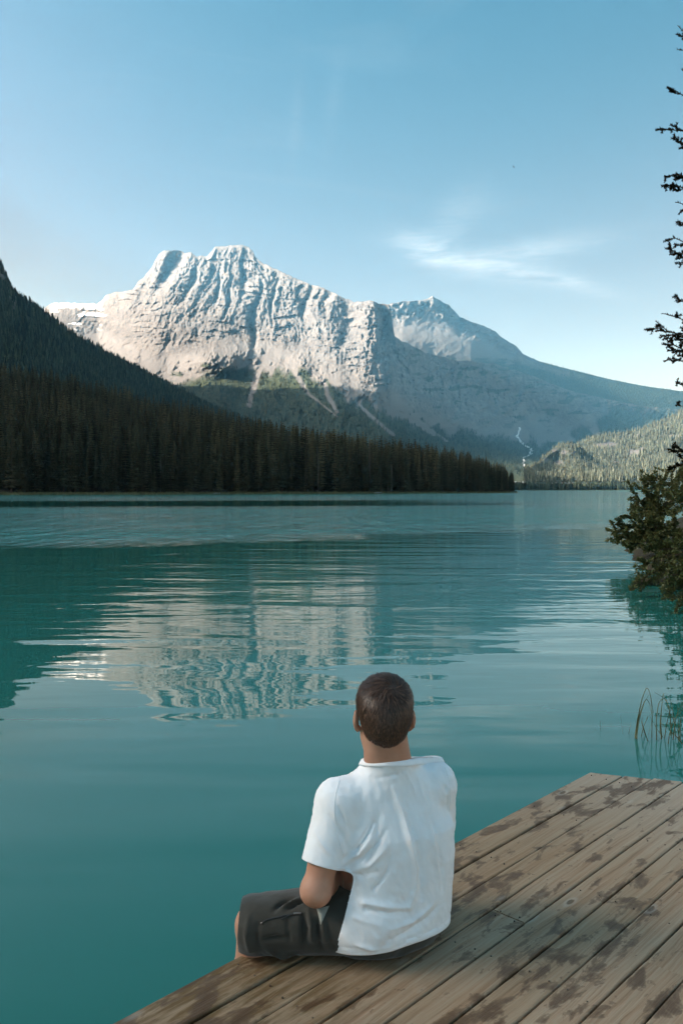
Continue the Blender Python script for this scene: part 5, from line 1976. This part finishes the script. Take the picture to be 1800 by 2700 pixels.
def shrub(base, dirs, nleaf, lsize, label, seed, bare=0):
    """stems that fan out from base to the given tips, side twigs, leaves along the outer two thirds"""
    r = np.random.RandomState(seed)
    base = np.array(base, float)
    o = empty('shrub', base)
    W = Soup()
    Lv, Lf = [], []
    twigs = []
    for tip, n_side in dirs:
        tip = np.array(tip, float) - base
        p0 = r.uniform(-0.25, 0.25, 3) * np.array([1, 1, 0])
        L = np.linalg.norm(tip - p0)
        t = np.linspace(0, 1, 7)[:, None]
        sag = np.array([0, 0, 1.0]) * (0.18 * L * np.sin(t * math.pi) - 0.04 * L * t * t)
        path = p0 + (tip - p0) * t + sag + 0.03 * L * np.cumsum(r.normal(size=(7, 3)) * 0.4, 0) * t
        W.add(*tube(path, np.linspace(0.022, 0.004, 7), 5))
        twigs.append((path[2:], 1.0))
        for k in range(n_side):
            u = r.uniform(0.22, 0.98)
            i = min(5, int(u * 6))
            q0 = path[i] + (path[i + 1] - path[i]) * (u * 6 - i)
            d = (tip - p0) / L * 0.8 + r.normal(size=3) * np.array([0.75, 0.75, 0.6]) + np.array([0, 0, 0.22])
            d /= np.linalg.norm(d)
            l2 = L * r.uniform(0.14, 0.36) * (1.15 - 0.5 * u)
            tt = np.linspace(0, 1, 4)[:, None]
            pp = q0 + d * l2 * tt + np.array([0, 0, -0.10]) * l2 * tt ** 2 + r.normal(size=(4, 3)) * 0.02 * l2
            W.add(*tube(pp, np.linspace(0.007, 0.002, 4), 4))
            twigs.append((pp, 1.0))
    for k in range(bare):
        a = r.uniform(0, 6.28)
        d = np.array([-0.9 + r.normal() * 0.3, r.normal() * 0.4, r.uniform(-0.12, 0.25)])
        tt = np.linspace(0, 1, 5)[:, None]
        pp = r.uniform(-0.3, 0.3, 3) + d * r.uniform(0.6, 1.5) * tt + np.array([0, 0, 0.25]) * np.sin(tt * 3)
        W.add(*tube(pp, np.linspace(0.010, 0.002, 5), 4))
    link('stems', W.mesh('stems'), TWIG, o)
    lens = np.array([np.linalg.norm(np.diff(p, axis=0), axis=1).sum() for p, _ in twigs])
    pick = r.choice(len(twigs), nleaf, p=lens / lens.sum())
    for k in np.unique(pick):
        p = twigs[k][0]
        n = int((pick == k).sum())
        u = r.rand(n) ** 0.8 * (len(p) - 1)
        i = np.minimum(len(p) - 2, u.astype(int))
        ax = p[i + 1] - p[i]
        c = p[i] + ax * (u - i)[:, None]
        d = r.normal(size=(n, 3)) + ax / (np.linalg.norm(ax, axis=1)[:, None] + 1e-6) * 0.9 + np.array([0, 0, 0.2])
        d /= np.linalg.norm(d, axis=1)[:, None]
        s = np.cross(d, r.normal(size=(n, 3)))
        s /= np.linalg.norm(s, axis=1)[:, None]
        nn = np.cross(s, d)
        l = (lsize * r.uniform(0.6, 1.25, n))[:, None]
        c = c + d * 0.01
        Lv.append(np.stack([c, c + d * l * 0.5 + s * l * 0.24 + nn * l * 0.05, c + d * l, c + d * l * 0.5 - s * l * 0.24 + nn * l * 0.05], 1).reshape(-1, 3))
    Lv = np.concatenate(Lv)
    i4 = np.arange(len(Lv) // 4)[:, None] * 4
    Lf = np.concatenate([i4 + np.array([[0, 1, 2]]), i4 + np.array([[0, 2, 3]])])
    me = mesh_np('leaves', np.array(Lv), np.array(Lf))
    lo = link('leaves', me, LEAF, o)
    tag(o, label, 'shrub', 'leafy shrubs along the right bank')
    return o


def tips(lst, n=7):
    """(px, py, depth) -> world tips"""
    return [(unproj(a, b, c), n) for a, b, c in lst]


shrub((10.1, 26.5, 0.35), tips([(1690, 1262, 26), (1720, 1248, 26.5), (1760, 1240, 27), (1800, 1225, 27), (1845, 1205, 27), (1700, 1300, 25.5), (1660, 1330, 25.4), (1675, 1290, 25.8), (1740, 1300, 25), (1790, 1290, 25), (1830, 1280, 25.5), (1770, 1340, 24.8), (1720, 1345, 25), (1690, 1350, 25)], 10), 15000, 0.085,
      'largest leafy green shrub at the water, farthest from the dock', 51)
shrub((9.0, 22.6, 0.3), tips([(1615, 1400, 22.3), (1640, 1362, 22.4), (1634, 1430, 22), (1665, 1385, 22), (1700, 1375, 22), (1740, 1370, 22), (1780, 1350, 22), (1690, 1430, 21.6), (1730, 1420, 21.5), (1620, 1420, 22.2), (1655, 1450, 21.6), (1790, 1410, 21.5)], 10), 13000, 0.075,
      'leafy shrub that leans farthest out over the lake', 52, 10)
shrub((8.0, 18.6, 0.3), tips([(1700, 1450, 18.2), (1745, 1440, 18.3), (1790, 1425, 18.4), (1835, 1400, 18.6), (1690, 1490, 18), (1740, 1500, 17.8), (1780, 1480, 17.9), (1800, 1520, 17.6), (1850, 1470, 18)], 9), 9000, 0.07,
      'yellowish shrub in the middle of the right bank', 53, 12)
shrub((6.75, 15.4, 0.22), tips([(1660, 1538, 15.0), (1690, 1560, 14.9), (1720, 1530, 15), (1745, 1575, 14.8), (1770, 1540, 15.0), (1800, 1590, 14.6), (1830, 1560, 14.8), (1790, 1500, 15.2), (1830, 1480, 15.3)], 6), 3200, 0.07,
      'sparse leafy branches hanging low over the water, nearest shrub to the dock', 54, 16)

shrub((6.45, 13.8, 0.3), tips([(1792, 1300, 13.6), (1800, 1390, 13.4), (1765, 1440, 13.4), (1820, 1240, 13.7), (1850, 1180, 13.9), (1900, 1120, 14), (1950, 1150, 14), (1870, 1280, 13.5), (1775, 1500, 13.3), (1740, 1540, 13.2), (1800, 1580, 13), (1840, 1450, 13.3), (1900, 1350, 13.5), (1780, 1620, 12.9), (1830, 1640, 12.8)], 10), 12000, 0.07,
      'tall leafy shrub cut off by the right edge, just above the reeds', 55, 8)
shrub((6.3, 11.2, 0.25), tips([(1880, 1350, 11.2), (1920, 1300, 11.4), (1850, 1480, 11), (1815, 1600, 10.8), (1860, 1650, 10.8), (1830, 1560, 10.9), (1950, 1400, 11.2)], 8), 2500, 0.06,
      'shrub mostly outside the right edge, nearest of the tall ones', 56, 4)

# --- spruce at the right edge of the picture -----------------------
r = np.random.RandomState(66)
TX, TY = 8.75, 17.0
spr = empty('spruce_tree', (TX, TY, 0.55))
zz = np.linspace(-0.6, 19.5, 14)
v, f = tube(np.stack([0.05 * np.sin(zz), 0.05 * np.cos(zz * 0.7), zz], -1), 0.26 * (1 - np.clip(zz, 0, 20) / 20) ** 0.85 + 0.015, 10)
link('trunk', mesh_np('trunk', v, f), BARK, spr, True)
TIPS = [(1784, 76, .8), (1782, 126, .9), (1796, 180, .5), (1776, 234, .8), (1764, 364, 1.1), (1765, 336, .9), (1778, 462, .7), (1782, 484, .9), (1790, 530, .8), (1784, 582, 1.0), (1770, 622, .9), (1750, 652, 1.2),
        (1790, 690, .6), (1782, 784, 1.0), (1722, 860, 1.4), (1752, 826, 1.2), (1762, 906, 1.2), (1768, 946, 1.0), (1783, 1015, .8), (1792, 1068, .5), (1774, 1182, .8), (1770, 1222, 1.0), (1785, 1205, .8), (1780, 1000, .6)]
NV = []
BRW = Soup()


def needles(path, n, ln, wd):
    """short stiff needles all round a twig"""
    seg = len(path) - 1
    u = r.rand(n) * seg
    i = np.minimum(seg - 1, u.astype(int))
    ax = path[i + 1] - path[i]
    c = path[i] + ax * (u - i)[:, None]
    ax = ax / (np.linalg.norm(ax, axis=1)[:, None] + 1e-9)
    s = np.cross(ax, r.normal(size=(n, 3)))
    s /= np.linalg.norm(s, axis=1)[:, None] + 1e-9
    d = s * 0.85 + ax * 0.65 + np.array([0, 0, 0.15])
    w = np.cross(d, r.normal(size=(n, 3)))
    w *= wd / (np.linalg.norm(w, axis=1)[:, None] + 1e-9)
    NV.append(np.stack([c - w, c + w, c + d * (ln * r.uniform(0.7, 1.2, n))[:, None]], 1).reshape(-1, 3))


def bough(tip, z_at_trunk, dens, fine):
    p0 = np.array([TX, TY, z_at_trunk])
    L = np.linalg.norm(tip - p0)
    t = np.linspace(0, 1, 9)[:, None]
    path = p0 + (tip - p0) * t + np.array([0, 0, -0.10 * L]) * np.sin(t * math.pi) + r.normal(size=(9, 3)) * 0.012 * L * t
    BRW.add(*tube(path - np.array([TX, TY, 0.55]), np.linspace(0.032, 0.006, 9), 5))
    side = np.cross(tip - p0, [0, 0, 1.0])
    side /= np.linalg.norm(side)
    needles(path[6:] - np.array([TX, TY, 0.55]), int(80 * dens), 0.046, 0.008)
    n2 = int((11 if fine else 7) * dens * max(0.7, L / 2.2))
    for k in range(n2):
        u = 1 - 0.85 * r.rand() ** 1.1
        i = min(7, int(u * 8))
        q0 = path[i] + (path[i + 1] - path[i]) * (u * 8 - i)
        d = (tip - p0) / L * 0.9 + side * r.choice([-1, 1]) * r.uniform(0.3, 1.1) + np.array([0, 0, r.uniform(-0.45, 0.35)])
        d /= np.linalg.norm(d)
        l2 = (0.16 + 0.42 * (1 - u)) * r.uniform(0.6, 1.2) * min(1.4, L / 1.8)
        tt = np.linspace(0, 1, 4)[:, None]
        pp = q0 + d * l2 * tt + np.array([0, 0, 0.16 * l2]) * tt ** 2
        ppl = pp - np.array([TX, TY, 0.55])
        BRW.add(*tube(ppl, np.linspace(0.008, 0.003, 4), 4))
        needles(ppl, int((110 if fine else 26) * l2 / 0.25), 0.044, 0.0075)
        if fine:
            for _ in range(3):
                u2 = r.uniform(0.3, 0.95)
                j = min(2, int(u2 * 3))
                s0 = ppl[j] + (ppl[j + 1] - ppl[j]) * (u2 * 3 - j)
                d2 = d * 0.7 + r.normal(size=3) * 0.6
                d2 /= np.linalg.norm(d2)
                l3 = l2 * r.uniform(0.25, 0.5)
                p3 = s0 + d2 * l3 * np.linspace(0, 1, 3)[:, None]
                BRW.add(*tube(p3, [0.005, 0.004, 0.002], 3))
                needles(p3, int(90 * l3 / 0.2) + 8, 0.042, 0.0075)


for px, py, dn in TIPS:
    tip = unproj(px, py, 16.4 + r.uniform(-0.5, 0.5))
    bough(tip, tip[2] + r.uniform(-0.25, 0.45), dn, True)
for k in range(74):
    z = r.uniform(1.2, 18.6)
    a = r.uniform(-1.9, 1.9)                       # the rest point away from the water
    L = (2.9 * (1 - z / 20) ** 0.7 + 0.35) * r.uniform(0.7, 1.1)
    bough(np.array([TX + math.cos(a) * L, TY + math.sin(a) * L, z - 0.18 * L]), z, 0.8, False)
link('branches', BRW.mesh('branches'), BARK, spr)
link('needles', mesh_np('needles', np.concatenate(NV), np.arange(sum(map(len, NV))).reshape(-1, 3)), foliage_material('near_needles', (0.012, 0.014, 0.007), (0.036, 0.036, 0.016), (0.03, 0.025, 0.012), 2.0), spr)
tag(spr, 'tall spruce at the right edge of the picture, only its branch tips in view', 'tree')

# --- reeds ---------------------------------------------------------
REED = Mat('reed')
rn = REED.noise(REED.coord('Object'), 9, 2)
REED.set(REED.ramp(rn, [(0.3, (0.085, 0.095, 0.030)), (0.7, (0.17, 0.15, 0.065))]), 0.55, 0.35)


def blade(line, depth, w0, parent, base):
    p = np.array([unproj(x, y, depth + dz) for x, y, dz in line])
    if abs(line[0][1] - 1948) < 60:
        p = np.concatenate([[p[0] * np.array([1, 1, 0]) + np.array([0, 0, -0.12])], p])
    # resample smoothly
    t = np.arange(len(p))
    ts = np.linspace(0, len(p) - 1, 6 * (len(p) - 1) + 1)
    q = np.stack([np.interp(ts, t, p[:, d]) for d in range(3)], -1)
    for _ in range(4):
        q[1:-1] = (q[:-2] + 2 * q[1:-1] + q[2:]) / 4
    w = w0 * (1 - 0.75 * np.linspace(0, 1, len(q)) ** 1.5)
    v, f = tube(q - base, w, 4)
    link('blade', mesh_np('blade', v, f), REED.m, parent, True)


def clump(px, depth, lines, label, w=0.0042):
    base = np.array([(px - 900) / F * depth, depth, 0.0])
    o = empty('reed_clump', base)
    for l in lines:
        n = len(l)
        dz0 = random.uniform(-0.12, 0.12)
        blade([(x, y, dz0 + 0.10 * i / n * random.choice((-1, 1))) for i, (x, y) in enumerate(l)], depth, w * random.uniform(0.75, 1.2), o, base)
    tag(o, label, 'reeds', 'reeds beside the dock')


clump(1676, 6.45, [[(1673, 1948), (1679, 1906), (1690, 1845), (1704, 1809), (1714, 1832), (1721, 1881)], [(1675, 1948), (1680, 1903), (1690, 1868), (1702, 1840), (1713, 1858), (1719, 1896), (1707, 1938)],
                   [(1672, 1946), (1680, 1890), (1691, 1842), (1694, 1838)], [(1676, 1950), (1683, 1900), (1697, 1850), (1713, 1828)], [(1688, 1950), (1695, 1915), (1709, 1886), (1705, 1892)], [(1702, 1942), (1690, 1905), (1692, 1890)]],
      'tallest green reeds bent over in loops, left part of the reed bed', 0.0045)
clump(1744, 6.4, [[(1743, 1955), (1738, 1915), (1742, 1865), (1749, 1826)], [(1744, 1952), (1740, 1910), (1744, 1850), (1747, 1830)], [(1768, 1930), (1766, 1890), (1760, 1855), (1746, 1838), (1722, 1824)],
                  [(1713, 1970), (1702, 1942), (1695, 1915)], [(1713, 1970), (1745, 1964), (1770, 1952)], [(1717, 1970), (1717, 1920), (1719, 1880), (1713, 1835)], [(1757, 1955), (1735, 1930), (1710, 1885)], [(1730, 1958), (1728, 1900), (1735, 1850), (1752, 1838), (1764, 1868)], [(1749, 1958), (1756, 1905), (1770, 1862)]],
      'middle reeds with one broken stem lying on the water')
clump(1788, 6.35, [[(1790, 1960), (1787, 1910), (1785, 1858)], [(1786, 1955), (1792, 1905), (1799, 1880)], [(1795, 1968), (1790, 1900), (1800, 1840)], [(1800, 1962), (1780, 1940), (1740, 1905)], [(1760, 1950), (1775, 1895), (1800, 1870)], [(1806, 1960), (1803, 1900), (1812, 1850)], [(1782, 1962), (1776, 1900), (1768, 1850), (1755, 1832)], [(1772, 1958), (1780, 1890), (1796, 1852)], [(1798, 1975), (1786, 1925), (1766, 1880), (1750, 1872)]],
      'reeds at the right edge of the picture beside the dock')
clump(1640, 6.6, [[(1642, 1942), (1638, 1915), (1634, 1886)], [(1656, 1938), (1659, 1920), (1662, 1905)], [(1581, 1915), (1581, 1908), (1582, 1900)]],
      'few thin short stems standing apart in the water left of the reeds', 0.0018)
# fallen logs at the water's edge
for (px, py, L, a, lb) in ((1738, 1487, 1.5, 0.25, 'pale log lying at the water between the shrubs'), (1716, 1536, 1.3, -0.1, 'dark log half in the water under the lowest branches')):
    p = on_plane(px, py, 0.06)
    t = np.linspace(-0.5, 0.5, 8)
    v, f = tube(np.stack([p[0] + 0.35 + t * L * math.cos(a), p[1] + t * L * math.sin(a), 0.10 + 0.10 * t + 0.02 * np.sin(t * 9)], -1), 0.075 - 0.03 * t, 8)
    tag(link('fallen_log', mesh_np('fallen_log', v, f), DEADWOOD if 'pale' in lb else BARK, None, True), lb, 'log')

# --- birds ---------------------------------------------------------
bird_m = Mat('dark_feathers')
bird_m.set((0.02, 0.02, 0.022), 0.6, 0.3)


def bird(px, py, depth, span, yaw, bank_, label):
    c = unproj(px, py, depth)
    o = empty('bird', c, yaw)
    o.rotation_euler = (0.25, bank_, yaw)
    bm = bmesh.new()
    bmesh.ops.create_icosphere(bm, subdivisions=2, radius=1.0)
    for v in bm.verts:
        y = v.co.y
        k = 1.0 - 0.35 * max(0, -y) ** 2
        v.co = Vector((v.co.x * 0.065 * k, y * 0.21, v.co.z * 0.06 * k))
        if y > 0.75:
            v.co.z += 0.015
    me = bpy.data.meshes.new('body')
    bm.to_mesh(me)
    s = span / 0.9
    b = link('body', me, bird_m.m, o, True)
    b.scale = (s,) * 3
    for sx in (-1, 1):
        P = [(0.03, 0.10, 0.02), (0.22, 0.15, 0.11), (0.46, 0.02, 0.06), (0.40, -0.08, 0.05), (0.20, -0.03, 0.09), (0.03, -0.09, 0.02)]
        V = [(x * sx, y, z) for x, y, z in P] + [(x * sx, y, z - 0.012) for x, y, z in P]
        n = 6
        F_ = [(0, 1, 4, 5), (1, 2, 3, 4), (11, 10, 7, 6), (10, 9, 8, 7)] + [(i, i + n, (i + 1) % n + n, (i + 1) % n) for i in range(n)]
        m = bpy.data.meshes.new('wing')
        m.from_pydata(V, [], F_)
        w_ = link('wing', m, bird_m.m, o)
        w_.scale = (s,) * 3
    V = [(-0.03, -0.16, 0), (0.03, -0.16, 0), (0.07, -0.33, 0), (0, -0.29, 0), (-0.07, -0.33, 0)]
    V += [(x, y, -0.01) for x, y, z in V]
    m = bpy.data.meshes.new('tail')
    m.from_pydata(V, [], [(0, 1, 2, 3, 4), (9, 8, 7, 6, 5)] + [(i, i + 5, (i + 1) % 5 + 5, (i + 1) % 5) for i in range(5)])
    t_ = link('tail', m, bird_m.m, o)
    t_.scale = (s,) * 3
    tag(o, label, 'bird', 'birds flying over the lake')


bird(1353, 440, 70, 0.30, 0.6, 0.7, 'small dark bird flying high in the sky, the nearer of two')
bird(1192, 403, 130, 0.26, -0.5, 0.4, 'tiny dark bird far off in the sky, the smaller of two')
# a leaf afloat
p = on_plane(1478, 1438, 0.006)
lv = np.array([(-0.03, 0, 0), (0, 0.018, 0.012), (0.035, 0, 0.004), (0, -0.018, 0.012), (0.0, 0, 0.002)])
lf = bpy.data.meshes.new('floating_leaf')
lf.from_pydata([tuple(x) for x in np.concatenate([lv, lv - np.array([0, 0, 0.002])]) + p], [], [(0, 4, 1), (1, 4, 2), (2, 4, 3), (3, 4, 0), (5, 6, 9), (6, 7, 9), (7, 8, 9), (8, 5, 9), (0, 1, 6, 5), (1, 2, 7, 6), (2, 3, 8, 7), (3, 0, 5, 8)])
tag(link('floating_leaf', lf, bird_m.m), 'tiny dark leaf afloat on the calm water off the right bank', 'leaf')
# ------------------------------------------------------------------ the air between here and the mountains
hm = bpy.data.materials.new('haze')
hm.use_nodes = True
hm.node_tree.nodes.clear()
hv = hm.node_tree.nodes.new('ShaderNodeVolumePrincipled')
ho = hm.node_tree.nodes.new('ShaderNodeOutputMaterial')
hv.inputs['Color'].default_value = (0.20, 0.62, 1.0, 1)
hv.inputs['Absorption Color'].default_value = (1, 1, 1, 1)
hv.inputs['Density'].default_value = 0.000052
hv.inputs['Anisotropy'].default_value = 0.25
hm.node_tree.links.new(hv.outputs[0], ho.inputs['Volume'])
bm = bmesh.new()
bmesh.ops.create_cube(bm, size=1.0)
bmesh.ops.scale(bm, vec=(19000, 19000, 2008), verts=bm.verts)
bmesh.ops.translate(bm, vec=(0, 3000, 2008 / 2 - 8), verts=bm.verts)
hme = bpy.data.meshes.new('haze')
bm.to_mesh(hme)
haze = link('haze', hme, hm)
tag(haze, kind='stuff')
